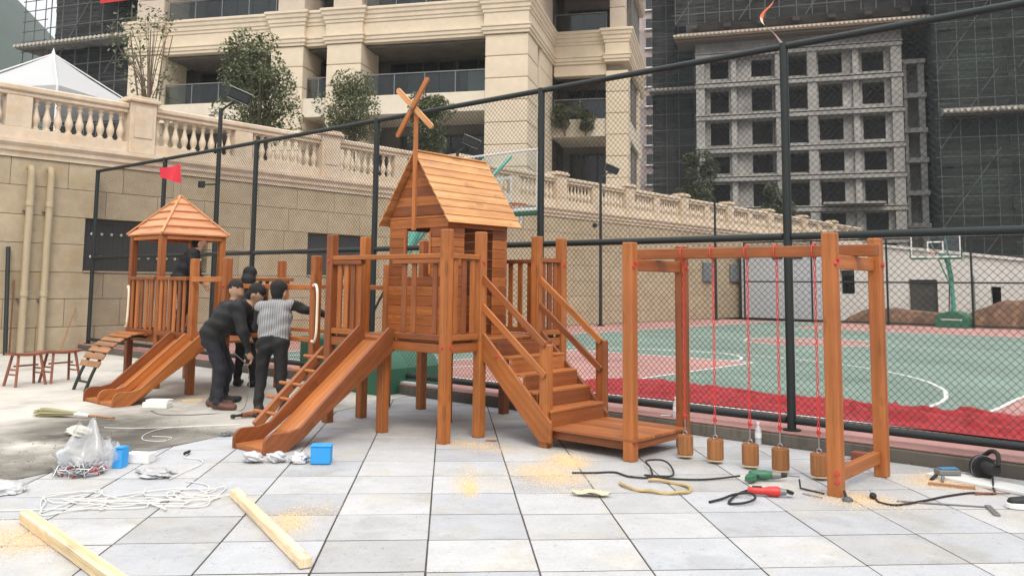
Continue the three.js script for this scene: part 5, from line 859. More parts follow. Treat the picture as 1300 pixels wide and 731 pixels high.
{ // black jacket, bent forward over the rail
  const J = Object.assign(stand(), { pelvis: [0, 0.92, -0.20], chest: [0.01, 1.17, 0.04], neck: [0.01, 1.29, 0.24], head: [0.01, 1.40, 0.32], sL: [0.20, 1.25, 0.15], sR: [-0.20, 1.25, 0.15], eL: [0.24, 0.98, 0.24], eR: [-0.24, 0.96, 0.24], wL: [0.2, 0.75, 0.31], wR: [-0.19, 0.72, 0.31], hL: [0.095, 0.87, -0.2], hR: [-0.095, 0.87, -0.2], kL: [0.11, 0.48, -0.13], kR: [-0.12, 0.48, -0.06], aL: [0.12, 0.09, -0.2], aR: [-0.13, 0.09, -0.06], tL: [0.14, 0.04, 0.0], tR: [-0.15, 0.04, 0.15] });
  person('person in a black jacket and dark jeans bending forward at the bridge rail', [-9.58, 0, -5.74], 2.28, J, { top: black, sleeve: black, trousers: jeans, shoes: shoeBrown }, { bulk: 1.3, look: [0, -0.5, 0.8] });
}
{ // behind, face turned to the work
  const J = Object.assign(stand(), { pelvis: [0, 0.86, -0.14], chest: [0, 1.13, 0.02], neck: [0, 1.31, 0.12], head: [0, 1.445, 0.145], sL: [0.19, 1.24, 0.08], sR: [-0.19, 1.24, 0.08], eL: [0.26, 0.98, 0.16], eR: [-0.26, 0.98, 0.16], wL: [0.18, 0.86, 0.38], wR: [-0.18, 0.86, 0.38], hL: [0.1, 0.82, -0.12], hR: [-0.1, 0.82, -0.12], kL: [0.13, 0.45, 0.05], kR: [-0.13, 0.45, 0.05] });
  person('person in a dark coat with face turned, crouching behind the bent black jacket', [-9.98, 0, -5.90], 2.28, J, { top: charcoal, sleeve: charcoal, trousers: jeans, shoes: shoeBlack }, { look: [-0.75, -0.35, 1], bulk: 1.1 });
}
{ // on the small tower's deck
  const J = Object.assign(stand(), { chest: [0, 1.2, 0.1], neck: [0, 1.38, 0.2], head: [0, 1.51, 0.24], pelvis: [0, 0.9, -0.05], sL: [0.19, 1.3, 0.14], sR: [-0.19, 1.3, 0.14], eL: [0.25, 1.03, 0.18], eR: [-0.25, 1.03, 0.18], wL: [0.2, 0.85, 0.32], wR: [-0.2, 0.85, 0.32] });
  person('person in dark clothes standing on the deck under the pyramid roof', [-12.22, 0.776, -6.50], 2.5, sc(J, 0.92), { top: charcoal, sleeve: charcoal, trousers: black, shoes: shoeBlack }, { look: [0.3, -0.3, 1] });
}
person('person in a dark hooded coat standing behind the bridge rails', [-11.35, 0, -7.1], -2.6, sc(stand(), 1.02), { top: charcoal, sleeve: charcoal, trousers: black, shoes: shoeBlack }, { longHair: 0.12, hood: true });
{ // one foot shows at the edge of the paving by the tools
  const t = person('person in black sneakers with white soles standing by the tools', [-1.085, 0, -7.07], -0.86, Object.assign(stand(), { pelvis: [0, 0.9, -0.42], chest: [0, 1.22, -0.4], neck: [0, 1.44, -0.4], head: [0, 1.57, -0.37], sL: [0.19, 1.35, -0.4], sR: [-0.19, 1.35, -0.4], eL: [0.24, 1.07, -0.42], eR: [-0.24, 1.07, -0.42], wL: [0.26, 0.84, -0.46], wR: [-0.26, 0.84, -0.46], hL: [0.095, 0.85, -0.42], hR: [-0.095, 0.85, -0.42], kR: [-0.11, 0.47, -0.17], kL: [0.11, 0.46, -0.46], aR: [-0.12, 0.09, -0.06], aL: [0.12, 0.09, -0.66], tL: [0.15, 0.04, -0.46] }), { top: charcoal, sleeve: charcoal, trousers: jeans, shoes: shoeBlack }, { bulk: 1.05 });
  for (const s of [-1, 1]) { const sh = new THREE.Shape(); sh.moveTo(-0.04, -0.09); sh.quadraticCurveTo(-0.052, 0.05, -0.05, 0.16); sh.quadraticCurveTo(0, 0.26, 0.05, 0.16); sh.quadraticCurveTo(0.052, 0.05, 0.04, -0.09); sh.quadraticCurveTo(0, -0.13, -0.04, -0.09); const G = new THREE.ExtrudeGeometry(sh, { depth: 0.028, bevelEnabled: true, bevelSize: 0.006, bevelThickness: 0.006, bevelSegments: 2 }).rotateX(Math.PI / 2); const m = put(t, 'sneaker_sole', G, M.white, [s * 0.132, 0.036, s < 0 ? 0.02 : -0.62]); m.rotation.y = s * 0.14; }
}
// ---------------------------------------------------------------- benches
function bench(label, x0, z0, x1, z1) {
  const t = thing('wooden_bench', label, 'bench', [(x0 + x1) / 2, 0, (z0 + z1) / 2], 'red brown stools by the curved ladder'), ax = V(x1 - x0, 0, z1 - z0), L = ax.length(); ax.normalize(); const s = V(-ax.z, 0, ax.x), at = (u, y, v) => [x0 + ax.x * u + s.x * v, y, z0 + ax.z * u + s.z * v];
  const n = 10, rw = 0.11; const g = []; for (let i = 0; i < n; i++) { const u0 = -0.06 + (L + 0.12) * i / n, u1 = -0.06 + (L + 0.12) * (i + 1) / n, y = (u) => 0.455 - 0.022 * Math.sin(Math.PI * (u + 0.06) / (L + 0.12)); const q = [at(u0, y(u0), -rw), at(u0, y(u0), rw), at(u1, y(u1), rw), at(u1, y(u1), -rw)]; g.push(hexa([...q, ...q.map(([x, yy, z]) => [x, yy + 0.035, z])], 2)); } put(t, 'seat', mergeGeometries(g), M.redWood[0]);
  for (const u of [0.04, L - 0.04]) { const o = u < L / 2 ? -0.06 : 0.06; for (const v of [-1, 1]) beam(t, 'leg', at(u + o, 0.0, v * 0.15), at(u, 0.46, v * 0.075), 0.034, 0.034, M.redWood[0], 0.004); for (const y of [0.17, 0.24]) beam(t, 'rung', at(u + o * (1 - y / 0.46), y, -0.118), at(u + o * (1 - y / 0.46), y, 0.118), 0.018, 0.022, M.redWood[0], 0.003); }
  beam(t, 'stretcher', at(0.02, 0.29, 0), at(L - 0.02, 0.29, 0), 0.02, 0.025, M.redWood[0], 0.003);
}
bench('red brown wooden stool standing clear of the curved ladder', -13.70, -4.72, -13.78, -5.12); bench('red brown wooden stool close beside the curved ladder', -13.80, -5.24, -13.88, -5.66);
// ---------------------------------------------------------------- timber, tools and litter on the ground
tag(beam(scene, 'timber_beam', [-6.02, 0.038, -2.21], [-4.15, 0.038, -2.045], 0.075, 0.07, M.pine[0], 0.006, 1), 'longer raw pine timber lying beside the tangled white rope', 'timber');
tag(beam(scene, 'timber_beam', [-5.62, 0.031, -3.47], [-3.95, 0.031, -2.89], 0.07, 0.058, M.pine[0], 0.006, 2), 'shorter raw pine timber lying alone on the paving', 'timber');
{ const t = thing('broom', 'straw broom with a worn handle lying on the cement', 'broom', [-10.1, 0, -4.2]); rod(t, 'handle', [-10.05, 0.035, -4.2], [-9.62, 0.03, -4.39], 0.016, 0.014, M.treadGrey[0], 8); rod(t, 'grip_wrap', [-10.12, 0.045, -4.17], [-9.94, 0.035, -4.25], 0.024, 0.02, M.white, 8); const L = [], r = rng(71); for (let i = 0; i < 260; i++) { const a = r() * 6.28, q = Math.sqrt(r()), e = [-10.52 + 0.12 * (r() - 0.5), Math.max(0.008, 0.05 + 0.05 * q * Math.sin(a) - 0.02 * r()), -3.98 + 0.11 * q * Math.cos(a)]; L.push([[-10.1 + 0.02 * (r() - 0.5), 0.05 + 0.018 * Math.sin(a) * q, -4.18 + 0.018 * Math.cos(a) * q], e]); } const m = put(t, 'bristles', bars(L, 0.004, 4), std(0.33, 0.30, 0.17, 0.9)); m.userData.kind = 'stuff'; }
function crumple(name, label, cat, c, rx, ry, rz, mat, seed, amp = 0.45, seg = 22, parent = scene) { const n1 = fbm(seed, 4, 4), G0 = new THREE.IcosahedronGeometry(1, 5); const G = mergeVertices((() => { G0.deleteAttribute('uv'); G0.deleteAttribute('normal'); return G0; })()), p = G.attributes.position; for (let i = 0; i < p.count; i++) { const v = V().fromBufferAttribute(p, i), k = 1 + amp * (Math.abs(n1(v.x * 0.35 + v.z * 0.2 + 3, v.y * 0.35 - v.z * 0.25 + 3) - 0.5) * 4 - 0.7) + amp * 0.5 * (n1(v.x * 1.1 + 7, v.z * 1.1 + v.y + 7) - 0.5); p.setXYZ(i, c[0] + v.x * rx * k, Math.max(0.004 + 0.003 * Math.sin(i), c[1] + v.y * ry * k), c[2] + v.z * rz * k); } G.computeVertexNormals(); const m = put(parent, name, G, mat); if (label) tag(m, label, cat); return m; }
crumple('cotton_glove', 'crumpled pale work glove on the dirty cement', 'glove', [-9.0, 0.03, -3.75], 0.2, 0.055, 0.1, std(0.62, 0.6, 0.5, 0.9), 81);
const film = new THREE.MeshPhysicalMaterial({ color: lin(0.88, 0.9, 0.92), roughness: 0.18, transmission: 0.75, thickness: 0, side: THREE.DoubleSide }), film2 = new THREE.MeshPhysicalMaterial({ color: lin(0.7, 0.71, 0.73), roughness: 0.25, transmission: 0.35, thickness: 0, side: THREE.DoubleSide });
{ const t = thing('plastic_bag', 'clear plastic bag of metal fittings standing open on the paving', 'plastic bag', [-7.25, 0, -3.1]);
  // open bag: a wrinkled sleeve gathered at the foot
  const n1 = fbm(91, 5, 4), P = [], I = [], na = 56, nh = 22; for (let h = 0; h <= nh; h++) for (let a = 0; a <= na; a++) { const f = h / nh, q = a / na * 6.283, w = (0.17 + 0.06 * Math.sin(f * 3)) * (1 + 0.5 * (n1(a / na * 2, f * 0.8) - 0.5) + 0.22 * Math.sin(q * 5 + f * 3) * f + 0.1 * Math.sin(q * 11)), y = 0.012 + f * (0.24 + 0.13 * Math.sin(q * 2 + 1) * f + 0.06 * Math.sin(q * 7)); P.push(-7.3 + Math.cos(q) * w * 0.9, Math.max(0.008, y), -3.13 + Math.sin(q) * w * 1.0); if (h < nh && a < na) { const o = h * (na + 1) + a; I.push(o, o + 1, o + na + 1, o + 1, o + na + 2, o + na + 1); } }
  const G = new THREE.BufferGeometry(); G.setAttribute('position', new THREE.Float32BufferAttribute(P, 3)); G.setIndex(I); G.computeVertexNormals(); put(t, 'bag_film', G, film);
  const r = rng(95), gb = [], gr = []; for (let i = 0; i < 170; i++) { const q = r() * 6.28, d = Math.sqrt(r()) * 0.2, x = -7.2 + Math.cos(q) * d, z = -3.03 + Math.sin(q) * d * 0.9, y = 0.02 + 0.07 * r() * (1 - d * 3), k = new THREE.CylinderGeometry(0.007, 0.007, 0.05 + 0.05 * r(), 6).rotateX(r() * 3).rotateZ(r() * 3).translate(x, Math.max(0.02, y), z); (r() < 0.06 ? gr : gb).push(k); } put(t, 'metal_fittings', mergeGeometries(gb), M.steel).userData.kind = 'stuff'; put(t, 'red_fittings', mergeGeometries(gr), M.bolt).userData.kind = 'stuff'; }
crumple('plastic_wrap', 'flattened clear plastic wrap lying at the paving edge', 'plastic wrap', [-7.0, 0.03, -2.42], 0.2, 0.06, 0.16, film2, 97, 0.5);
crumple('plastic_wrap', 'loose clear plastic wrap lying beside the white string', 'plastic wrap', [-6.72, 0.02, -3.42], 0.2, 0.03, 0.14, film2, 98, 0.6);
{ const t = thing('blue_packet', 'small bright blue upright packet beside the clear bag', 'packet', [-7.2, 0, -3.34]); put(t, 'packet_body', hexa([[-7.26, 0.002, -3.37], [-7.20, 0.002, -3.42], [-7.14, 0.002, -3.34], [-7.20, 0.002, -3.29], [-7.27, 0.15, -3.40], [-7.22, 0.16, -3.44], [-7.18, 0.15, -3.36], [-7.23, 0.14, -3.31]]), M.blue); put(t, 'packet_fold', cbox(0.07, 0.012, 0.1, 0.003), M.blue, [-7.225, 0.158, -3.375]).rotation.y = 0.6; }
{ const t = thing('white_carton', 'small white carton with a dark open flap beside the blue packet', 'carton', [-7.3, 0, -3.57]); const a = beam(t, 'carton_body', [-7.36, 0.042, -3.50], [-7.18, 0.042, -3.62], 0.12, 0.08, M.white, 0.003); beam(t, 'flap', [-7.42, 0.09, -3.58], [-7.25, 0.095, -3.70], 0.07, 0.004, M.greyDark, 0.001); }
{ const t = thing('blue_box', 'bright blue square box beside the foot of the big slide', 'box', [-6.12, 0, -4.6]); beam(t, 'box_body', [-6.18, 0.075, -4.545], [-6.055, 0.075, -4.66], 0.125, 0.145, M.blue, 0.008); beam(t, 'lid', [-6.185, 0.154, -4.54], [-6.05, 0.154, -4.665], 0.135, 0.012, M.blue, 0.004); }
[[-6.58, -4.22, 0.15, 'crinkled silver packet at the slide foot, farthest from the blue box'], [-6.43, -4.36, 0.13, 'crinkled silver packet at the slide foot between two others'], [-6.28, -4.5, 0.15, 'crinkled silver packet at the slide foot touching the blue box']].forEach(([x, z, r, l], i) => { const m = crumple('foil_packet', l, 'packet', [x, 0.045, z], r * 0.62, 0.05, r * 0.55, std(0.62, 0.62, 0.63, 0.4, { metalness: 0.25 }), 120 + i, 0.5); m.userData.group = 'silver packets at the slide foot'; });
// ropes and cords
{ const r = rng(131), pts = [[-6.75, 0.01, -1.9], [-6.4, 0.01, -2.19], [-6.2, 0.01, -2.42]]; let u = -0.5, v = 0; for (let i = 0; i < 64; i++) { const a = i * 1.35 + r() * 1.6, big = r() < 0.3 ? 1.5 : 1; u = 0.52 * Math.sin(i * 0.31 + r()) + 0.12 * Math.cos(a) * big; v = 0.17 * Math.cos(i * 0.83 + 2 * r()) + 0.12 * Math.sin(a) * big; pts.push([-6.04 + u * 0.66 + v * 0.75, 0.009 + 0.010 * r(), -2.9 - u * 0.75 + v * 0.66]); } pts.push([-5.8, 0.01, -3.3], [-6.05, 0.01, -3.5], [-6.31, 0.01, -3.46]); tag(put(scene, 'white_rope', tubeGeo(pts, 0.0045, 800, 5), M.rope), 'long tangled white rope heaped on the paving', 'rope'); }
tag(put(scene, 'white_string', tubeGeo([[-6.45, 0.01, -3.4], [-6.62, 0.01, -3.62], [-6.8, 0.01, -3.87], [-6.98, 0.01, -3.95], [-7.15, 0.01, -3.9], [-7.26, 0.012, -3.99]], 0.0045, 80, 6), M.rope), 'short white string with a loose end on the paving', 'cord');
tag(put(scene, 'black_plug', mergeGeometries([rodGeo([-7.25, 0.02, -3.96], [-7.31, 0.02, -4.03], 0.018, 0.014, 8), rodGeo([-7.31, 0.02, -4.03], [-7.34, 0.02, -4.06], 0.006, 0.006, 6)]), M.black), 'small black plug at the loose end of white string', 'plug');
tag(put(scene, 'white_cable', tubeGeo([[-9.2, 0.008, -4.1], [-8.97, 0.008, -4.25], [-8.7, 0.008, -4.6], [-8.45, 0.008, -5.0], [-8.35, 0.008, -5.2], [-8.5, 0.008, -5.0], [-8.7, 0.008, -4.5], [-8.5, 0.008, -4.2], [-8.2, 0.008, -4.05], [-8.02, 0.008, -4.15], [-8.15, 0.008, -4.3], [-8.35, 0.008, -4.2]], 0.004, 140, 6), M.rope), 'thin white cable lying across the cement', 'cable');
tag(put(scene, 'grey_cable', tubeGeo([[-10.0, 0.008, -5.0], [-9.6, 0.008, -4.95], [-9.3, 0.008, -5.3], [-9.25, 0.008, -5.75], [-9.3, 0.1, -5.85], [-9.35, 0.5, -5.88], [-9.4, 0.7, -5.7]], 0.006, 80, 6), M.dullSteel), 'thin grey cable hanging from the bent person to the floor', 'cable');
{ const t = thing('foam_block', 'white foam block beside the small double slide', 'foam block', [-10.2, 0, -5.2]); beam(t, 'lower_block', [-10.36, 0.035, -5.10], [-10.1, 0.035, -5.28], 0.14, 0.07, M.white, 0.006); beam(t, 'upper_sheet', [-10.4, 0.082, -5.16], [-10.15, 0.086, -5.32], 0.13, 0.02, M.white, 0.003); }
tag(beam(scene, 'wood_offcut', [-10.42, 0.018, -5.62], [-10.36, 0.018, -5.86], 0.06, 0.035, M.pine[0], 0.003), 'small pale wood offcut on the cement behind the foam block', 'offcut');
{ const t = thing('hand_drill', 'dark hand drill lying behind the big slide', 'drill', [-8.75, 0, -5.5]); rod(t, 'body', [-8.74, 0.04, -5.62], [-8.75, 0.04, -5.45], 0.032, 0.028, M.redWood[0], 12); rod(t, 'chuck', [-8.75, 0.04, -5.45], [-8.755, 0.038, -5.36], 0.018, 0.014, M.black, 10); rod(t, 'pommel', [-8.755, 0.036, -5.36], [-8.76, 0.036, -5.32], 0.026, 0.022, M.fence, 10); rod(t, 'handle', [-8.74, 0.03, -5.58], [-8.66, 0.02, -5.60], 0.02, 0.018, M.black, 8); }
{ const r = rng(141), L = []; for (let i = 0; i < 26; i++) L.push(rodGeo([-7.86 + 0.09 * (r() - 0.5), 0.015 + 0.03 * r(), -4.74 + 0.16 * (r() - 0.5)], [-7.86 + 0.09 * (r() - 0.5), 0.012 + 0.03 * r(), -4.74 + 0.16 * (r() - 0.5)], 0.008, 0.006, 5)); const m = put(scene, 'steel_brackets', mergeGeometries(L), M.dullSteel); tag(m, 'small heap of grey steel brackets at the slide foot', 'brackets', null, 'stuff'); }
// power drill, grinder and their cables
function tool(name, label, cat, o, rot) { const t = thing(name, label, cat, o); t.rotation.y = rot; ORG.set(t, V(0, 0, 0)); return t; }
{ const green = std(0.03, 0.14, 0.075, 0.45), t = tool('power_drill', 'green corded power drill lying near the hanging logs', 'drill', [-3.0, 0, -6.65], 0.62);
  const prof = [[0, -0.13], [0.028, -0.128], [0.038, -0.10], [0.04, 0.0], [0.034, 0.03], [0.03, 0.05]].map(([r, y]) => new THREE.Vector2(r, y)); put(t, 'motor_housing', new THREE.LatheGeometry(prof, 16).rotateZ(-Math.PI / 2), green, [0, 0.046, 0]);
  rod(t, 'gear_head', [0.05, 0.046, 0], [0.12, 0.046, 0], 0.034, 0.026, M.dullSteel, 14); rod(t, 'chuck', [0.12, 0.046, 0], [0.17, 0.046, 0], 0.022, 0.014, M.black, 12); rod(t, 'drill_bit', [0.17, 0.046, 0], [0.27, 0.04, 0], 0.006, 0.005, M.dullSteel, 6);
  const h = new THREE.Shape([[-0.13, 0], [-0.07, 0.01], [-0.12, -0.11], [-0.16, -0.15], [-0.20, -0.14], [-0.17, -0.06]].map((q) => new THREE.Vector2(...q))); put(t, 'handle', new THREE.ExtrudeGeometry(h, { depth: 0.03, bevelEnabled: true, bevelSize: 0.006, bevelThickness: 0.006, bevelSegments: 2 }).rotateX(-Math.PI / 2), green, [0.02, 0.028, 0.0]); put(t, 'trigger', cbox(0.02, 0.016, 0.03, 0.004), M.black, [-0.07, 0.045, 0.06]); }
tag(put(scene, 'black_cable', tubeGeo([[-4.28, 0.012, -5.76], [-4.15, 0.01, -5.9], [-4.04, 0.01, -6.03], [-3.86, 0.01, -5.98], [-3.72, 0.012, -6.06], [-3.86, 0.03, -6.3], [-3.99, 0.05, -6.45], [-3.9, 0.05, -6.56], [-3.68, 0.03, -6.36], [-3.6, 0.02, -6.18], [-3.78, 0.018, -6.08], [-3.6, 0.012, -6.13], [-3.4, 0.012, -6.26], [-3.28, 0.015, -6.42], [-3.17, 0.03, -6.55]], 0.008, 180, 7), M.rubber), 'black cable of the green drill looping over the paving', 'cable');
{ const r = rng(151), pts = []; for (let i = 0; i <= 30; i++) { const f = i / 30, a = 2.2 - f * 5.1, rad = 0.27 + 0.05 * Math.sin(f * 7); pts.push([-3.52 + Math.cos(a) * rad * 0.95 - 0.0 * f, 0.014 + 0.006 * Math.sin(i), -5.80 - Math.sin(a) * rad * 0.72]); } tag(put(scene, 'yellow_rope', tubeGeo(pts, 0.013, 160, 6), std(0.74, 0.55, 0.27, 0.9, { map: T.cloth })), 'curl of pale yellow straw rope on the paving', 'rope'); }
{ const red = std(0.55, 0.035, 0.03, 0.4), t = tool('angle_grinder', 'red angle grinder with a black cable lying on the paving', 'grinder', [-2.78, 0, -6.16], 0.55);
  const prof = [[0, -0.1], [0.024, -0.098], [0.028, -0.05], [0.026, 0.02], [0.036, 0.06], [0.038, 0.12], [0.03, 0.135]].map(([r, y]) => new THREE.Vector2(r, y)); put(t, 'motor_housing', new THREE.LatheGeometry(prof, 16).rotateZ(-Math.PI / 2), red, [-0.03, 0.04, 0]); put(t, 'switch_strip', cbox(0.07, 0.012, 0.02, 0.004), M.black, [-0.06, 0.068, 0]); rod(t, 'gear_head', [0.105, 0.04, 0], [0.15, 0.038, 0], 0.028, 0.022, M.dullSteel, 12); rod(t, 'guard_disc', [0.17, 0.03, 0.0], [0.176, 0.05, 0.0], 0.03, 0.03, M.black, 16); rod(t, 'spindle', [0.15, 0.038, 0], [0.205, 0.036, 0], 0.008, 0.008, M.black, 8); }
tag(put(scene, 'grinder_cable', tubeGeo([[-2.9, 0.035, -6.1], [-2.93, 0.02, -6.02], [-2.91, 0.012, -5.86], [-2.86, 0.012, -5.74], [-2.78, 0.02, -5.79], [-2.76, 0.03, -5.94], [-2.83, 0.04, -6.02], [-2.92, 0.03, -5.96], [-2.96, 0.015, -5.82], [-2.99, 0.012, -5.68]], 0.009, 120, 7), M.rubber), 'black coiled cable end of the red grinder', 'cable');
{ const t = thing('hex_key', 'bent black hex key beside the tall outer frame post', 'hex key', [-2.6, 0, -6.5]); rod(t, 'long_arm', [-2.67, 0.012, -6.55], [-2.47, 0.012, -6.50], 0.007, 0.007, M.black, 6); rod(t, 'short_arm', [-2.67, 0.012, -6.55], [-2.69, 0.07, -6.58], 0.007, 0.007, M.black, 6); }
tag(beam(scene, 'steel_strip', [-2.6, 0.006, -6.42], [-2.44, 0.006, -6.38], 0.02, 0.008, M.steel, 0.001), 'short bright steel strip beside the bent hex key', 'strip');
{ const t = thing('rubber_knob', 'grey domed rubber knob at the foot of the tall outer frame post', 'knob', [-2.27, 0, -6.43]); put(t, 'dome', new THREE.SphereGeometry(0.04, 16, 8, 0, 6.3, 0, Math.PI / 2).scale(1, 0.9, 1), std(0.07, 0.08, 0.09, 0.5), [-2.27, 0.002, -6.43]); rod(t, 'stem', [-2.29, 0.03, -6.45], [-2.31, 0.06, -6.48], 0.012, 0.01, M.black, 8); }
{ const t = thing('steel_square', 'long steel carpenter square lying on the paving', 'ruler', [-1.7, 0, -6.8]); beam(t, 'blade', [-2.0, 0.006, -6.68], [-1.46, 0.006, -6.95], 0.03, 0.004, M.dullSteel, 0.001); beam(t, 'stock', [-1.47, 0.008, -6.98], [-1.36, 0.008, -6.74], 0.04, 0.012, M.dullSteel, 0.001); }
{ const t = thing('plug_cable', 'black cable with a round plug running to the black tool', 'cable', [-1.9, 0, -6.8]); put(t, 'cable', tubeGeo([[-2.13, 0.022, -6.60], [-2.08, 0.012, -6.53], [-1.98, 0.01, -6.52], [-1.86, 0.01, -6.78], [-1.76, 0.01, -7.08], [-1.63, 0.01, -7.34], [-1.52, 0.01, -7.40], [-1.56, 0.02, -7.62], [-1.6, 0.05, -7.82]], 0.008, 120, 7), M.rubber); put(t, 'plug', new THREE.SphereGeometry(0.026, 14, 10), M.rubber, [-2.15, 0.027, -6.62]); rod(t, 'pin', [-2.16, 0.04, -6.63], [-2.18, 0.055, -6.65], 0.006, 0.006, M.steel, 6); }
{ const t = thing('circular_saw', 'black circular saw standing near the kerb', 'power saw', [-1.66, 0, -7.92]); rod(t, 'blade_guard', [-1.72, 0.10, -7.95], [-1.67, 0.10, -7.90], 0.095, 0.095, M.black, 24); rod(t, 'blade', [-1.695, 0.10, -7.925], [-1.69, 0.10, -7.92], 0.1, 0.1, M.steel, 30); rod(t, 'motor', [-1.67, 0.11, -7.90], [-1.57, 0.11, -7.80], 0.05, 0.045, M.rubber, 16); put(t, 'handle', tubeGeo([[-1.70, 0.18, -8.0], [-1.63, 0.235, -7.95], [-1.56, 0.23, -7.84], [-1.55, 0.15, -7.79]], 0.018, 24, 8), M.rubber); beam(t, 'foot_plate', [-1.82, 0.012, -8.04], [-1.52, 0.012, -7.74], 0.13, 0.006, M.dullSteel, 0.001); }
{ const t = thing('tool_tray', 'grey tool with a blue top lying on the pale board', 'tool', [-1.93, 0, -7.78]); beam(t, 'tool_body', [-2.0, 0.05, -7.74], [-1.86, 0.05, -7.86], 0.1, 0.04, M.dullSteel, 0.006); beam(t, 'blue_top', [-1.98, 0.076, -7.76], [-1.87, 0.08, -7.85], 0.07, 0.01, std(0.06, 0.22, 0.42, 0.4), 0.003); rod(t, 'grip', [-1.99, 0.03, -7.70], [-2.0, 0.012, -7.58], 0.014, 0.012, M.black, 8); rod(t, 'grip', [-1.93, 0.03, -7.66], [-1.91, 0.012, -7.56], 0.014, 0.012, M.dullSteel, 8); }
tag(beam(scene, 'white_board', [-2.05, 0.014, -7.86], [-1.2, 0.014, -7.62], 0.26, 0.022, std(0.66, 0.66, 0.64, 0.7), 0.003), 'pale flat board lying under the tools near the kerb', 'board');
tag(beam(scene, 'wood_lath', [-1.98, 0.012, -7.42], [-1.66, 0.012, -7.5], 0.035, 0.02, M.treadGrey[0], 0.002), 'short grey wood lath lying among sawdust', 'lath');
tag(beam(scene, 'black_bar', [-2.95, 0.02, -7.55], [-2.55, 0.02, -7.75], 0.04, 0.03, M.black, 0.004), 'short black bar lying behind the hanging logs', 'bar');
tag(put(scene, 'chisel', mergeGeometries([rodGeo([-1.62, 0.014, -7.3], [-1.5, 0.012, -7.42], 0.01, 0.008, 8), rodGeo([-1.5, 0.012, -7.42], [-1.42, 0.01, -7.5], 0.005, 0.004, 6)]), M.redWood[0]), 'brown handled chisel lying at the cable bend', 'chisel');
function bottle(label, x, y, z) { const t = thing('water_bottle', label, 'bottle', [x, y, z], 'clear water bottles by the kerb'); const prof = [[0, 0], [0.028, 0], [0.031, 0.006], [0.031, 0.05], [0.028, 0.055], [0.031, 0.06], [0.031, 0.13], [0.026, 0.155], [0.013, 0.185], [0.012, 0.2]].map(([r, h]) => new THREE.Vector2(r, h)); put(t, 'bottle_body', new THREE.LatheGeometry(prof, 18), new THREE.MeshPhysicalMaterial({ color: lin(0.9, 0.93, 0.95), roughness: 0.15, transmission: 0.6, thickness: 0 }), [x, y, z]); rod(t, 'cap', [x, y + 0.2, z], [x, y + 0.222, z], 0.015, 0.015, M.white, 14); rod(t, 'paper_band', [x, y + 0.07, z], [x, y + 0.115, z], 0.0325, 0.0325, M.white, 18); }
bottle('clear water bottle standing on the paving against the kerb', -3.72, 0, -8.10); bottle('clear water bottle on the kerb beside the landing', -4.72, 0.1405, -8.23); bottle('clear water bottle on the kerb behind the lower stair post', -5.3, 0.1405, -8.24);
tag(beam(scene, 'paper_scrap', [-4.9, 0.148, -8.22], [-4.8, 0.152, -8.26], 0.05, 0.004, M.white, 0.001), 'small white paper scrap on the kerb top', 'paper');
tag(beam(scene, 'white_plank', [-9.6, 0.158, -8.25], [-8.2, 0.158, -8.25], 0.1, 0.03, std(0.6, 0.6, 0.58, 0.8), 0.003), 'pale plank lying on the kerb under the play tower', 'plank');
tag(beam(scene, 'red_brick', [-2.78, 0.04, -8.02], [-2.58, 0.04, -8.04], 0.1, 0.07, std(0.33, 0.1, 0.07, 0.9, { map: T.stone }), 0.006), 'single red brick lying against the kerb', 'brick');
{ const P = [], I = []; for (let i = 0; i <= 8; i++) for (let k = 0; k <= 4; k++) { const s = i / 8 - 0.5, v = k / 4 - 0.5, w = 0.09 * Math.cos(s * 2.6); P.push(-3.74 + s * 0.24 - v * w, 0.012 + 0.03 * Math.abs(Math.sin(s * 5 + v * 3)), -5.27 - s * 0.16 - v * w); if (i < 8 && k < 4) { const o = i * 5 + k; I.push(o, o + 1, o + 5, o + 1, o + 6, o + 5); } } const G = new THREE.BufferGeometry(); G.setAttribute('position', new THREE.Float32BufferAttribute(P, 3)); G.setIndex(I); G.computeVertexNormals(); tag(put(scene, 'curled_wrapper', G, std(0.5, 0.47, 0.33, 0.7, { side: THREE.DoubleSide })), 'curled beige wrapper lying on the paving', 'wrapper'); }
tag(beam(scene, 'orange_chip', [-5.80, 0.008, -6.36], [-5.70, 0.012, -6.42], 0.03, 0.01, M.wood[2], 0.002), 'orange wood chip lying in front of the stairs', 'wood chip');
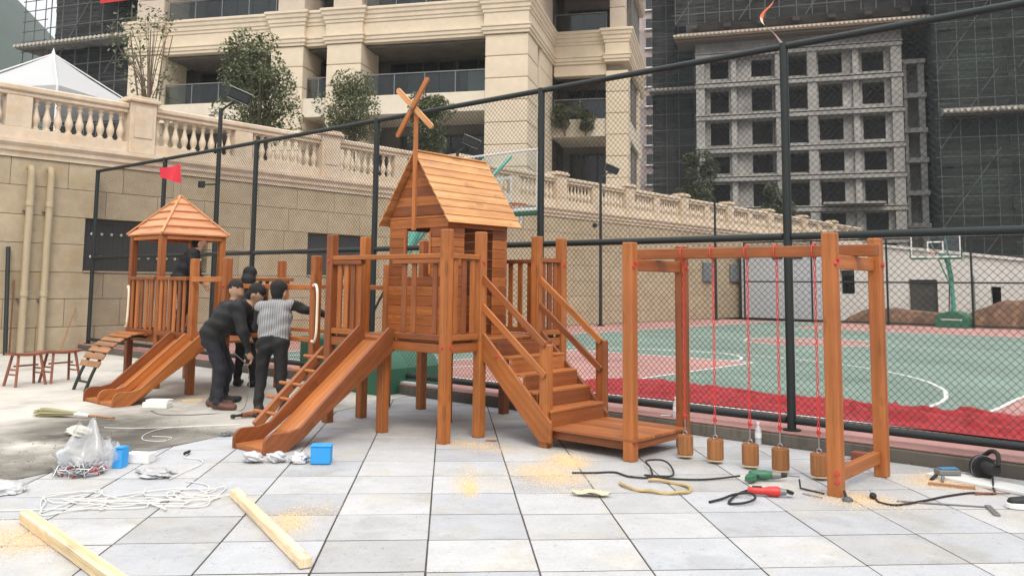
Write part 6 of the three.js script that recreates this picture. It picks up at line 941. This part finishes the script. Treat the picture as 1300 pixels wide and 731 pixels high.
// sawdust and shavings
const SAW = std(0.88, 0.68, 0.43, 0.95);
function sawdust(label, x, z, rx, rz, n, seed, ang = 0) {
  const r = rng(seed), g = new THREE.TetrahedronGeometry(1), im = new THREE.InstancedMesh(g, SAW, n), m = new THREE.Matrix4(), q = new THREE.Quaternion(), e = new THREE.Euler(), c = new THREE.Color();
  const gs = () => Math.sqrt(-2 * Math.log(1 - r() * 0.999)) * Math.cos(6.283 * r()), blobs = Array.from({ length: 5 }, () => [gs() * 0.5, gs() * 0.5, 0.3 + 0.5 * r()]);
  for (let i = 0; i < n; i++) { const b = blobs[i % 5], u = (b[0] + gs() * b[2]) * rx * 0.6, v = (b[1] + gs() * b[2]) * rz * 0.6, s = 0.0016 + 0.0032 * r() * r(); e.set(r() * 6, r() * 6, r() * 6); q.setFromEuler(e); m.compose(V(u * Math.cos(ang) - v * Math.sin(ang), 0.003 + s * 0.5, u * Math.sin(ang) + v * Math.cos(ang)), q, V(s, s * 0.5, s)); im.setMatrixAt(i, m); const k = 0.75 + 0.45 * r(); im.setColorAt(i, c.setRGB(k, k * (0.92 + 0.1 * r()), k * (0.85 + 0.2 * r()))); }
  im.name = numbered('sawdust'); im.position.set(x, 0.001, z); im.castShadow = im.receiveShadow = true; scene.add(im); tag(im, label, 'sawdust', null, 'stuff');
}
sawdust('sawdust drift in front of the landing', -4.62, -6.17, 0.42, 0.22, 12480, 201, 0.8); sawdust('sawdust scattered over the slabs between stairs and cable', -4.5, -5.55, 0.65, 0.55, 15600, 202, 0.8); sawdust('sawdust around the foot of the outer frame post', -2.3, -6.6, 0.45, 0.3, 8640, 203); sawdust('sawdust among the tools near the kerb', -1.85, -7.5, 0.4, 0.45, 11040, 204); sawdust('sawdust beside the longer pine timber', -5.6, -1.95, 0.5, 0.3, 12480, 205); sawdust('sawdust under the shorter pine timber', -4.85, -3.4, 0.35, 0.22, 6240, 206, 0.7); sawdust('sawdust streak on the slab behind the pine timber', -4.6, -4.85, 0.55, 0.12, 6240, 207, 0.8); sawdust('sawdust under the play tower by the front post', -5.7, -6.1, 0.5, 0.25, 5280, 208);
{ // dry leaf litter and grit along the dirty cement
  const r = rng(231), n = 1600, im = new THREE.InstancedMesh(new THREE.TetrahedronGeometry(1), std(0.17, 0.15, 0.12, 0.95), n), m = new THREE.Matrix4(), q = new THREE.Quaternion(), e = new THREE.Euler(); for (let i = 0; i < n; i++) { const z = -4.9 + 5 * r(), x = edgeX(z) - 0.1 - 2.2 * r() * r() - 0.3 * r(), s = 0.003 + 0.009 * r() * r(); e.set(r() * 6, r() * 6, r() * 6); q.setFromEuler(e); m.compose(V(x, s * 0.4, z), q, V(s, s * 0.6, s)); im.setMatrixAt(i, m); } im.name = 'grit'; scene.add(im); tag(im, 'dark grit and crumbs scattered on the dirty cement', 'grit', null, 'stuff');
}
renderer.render(scene, camera);
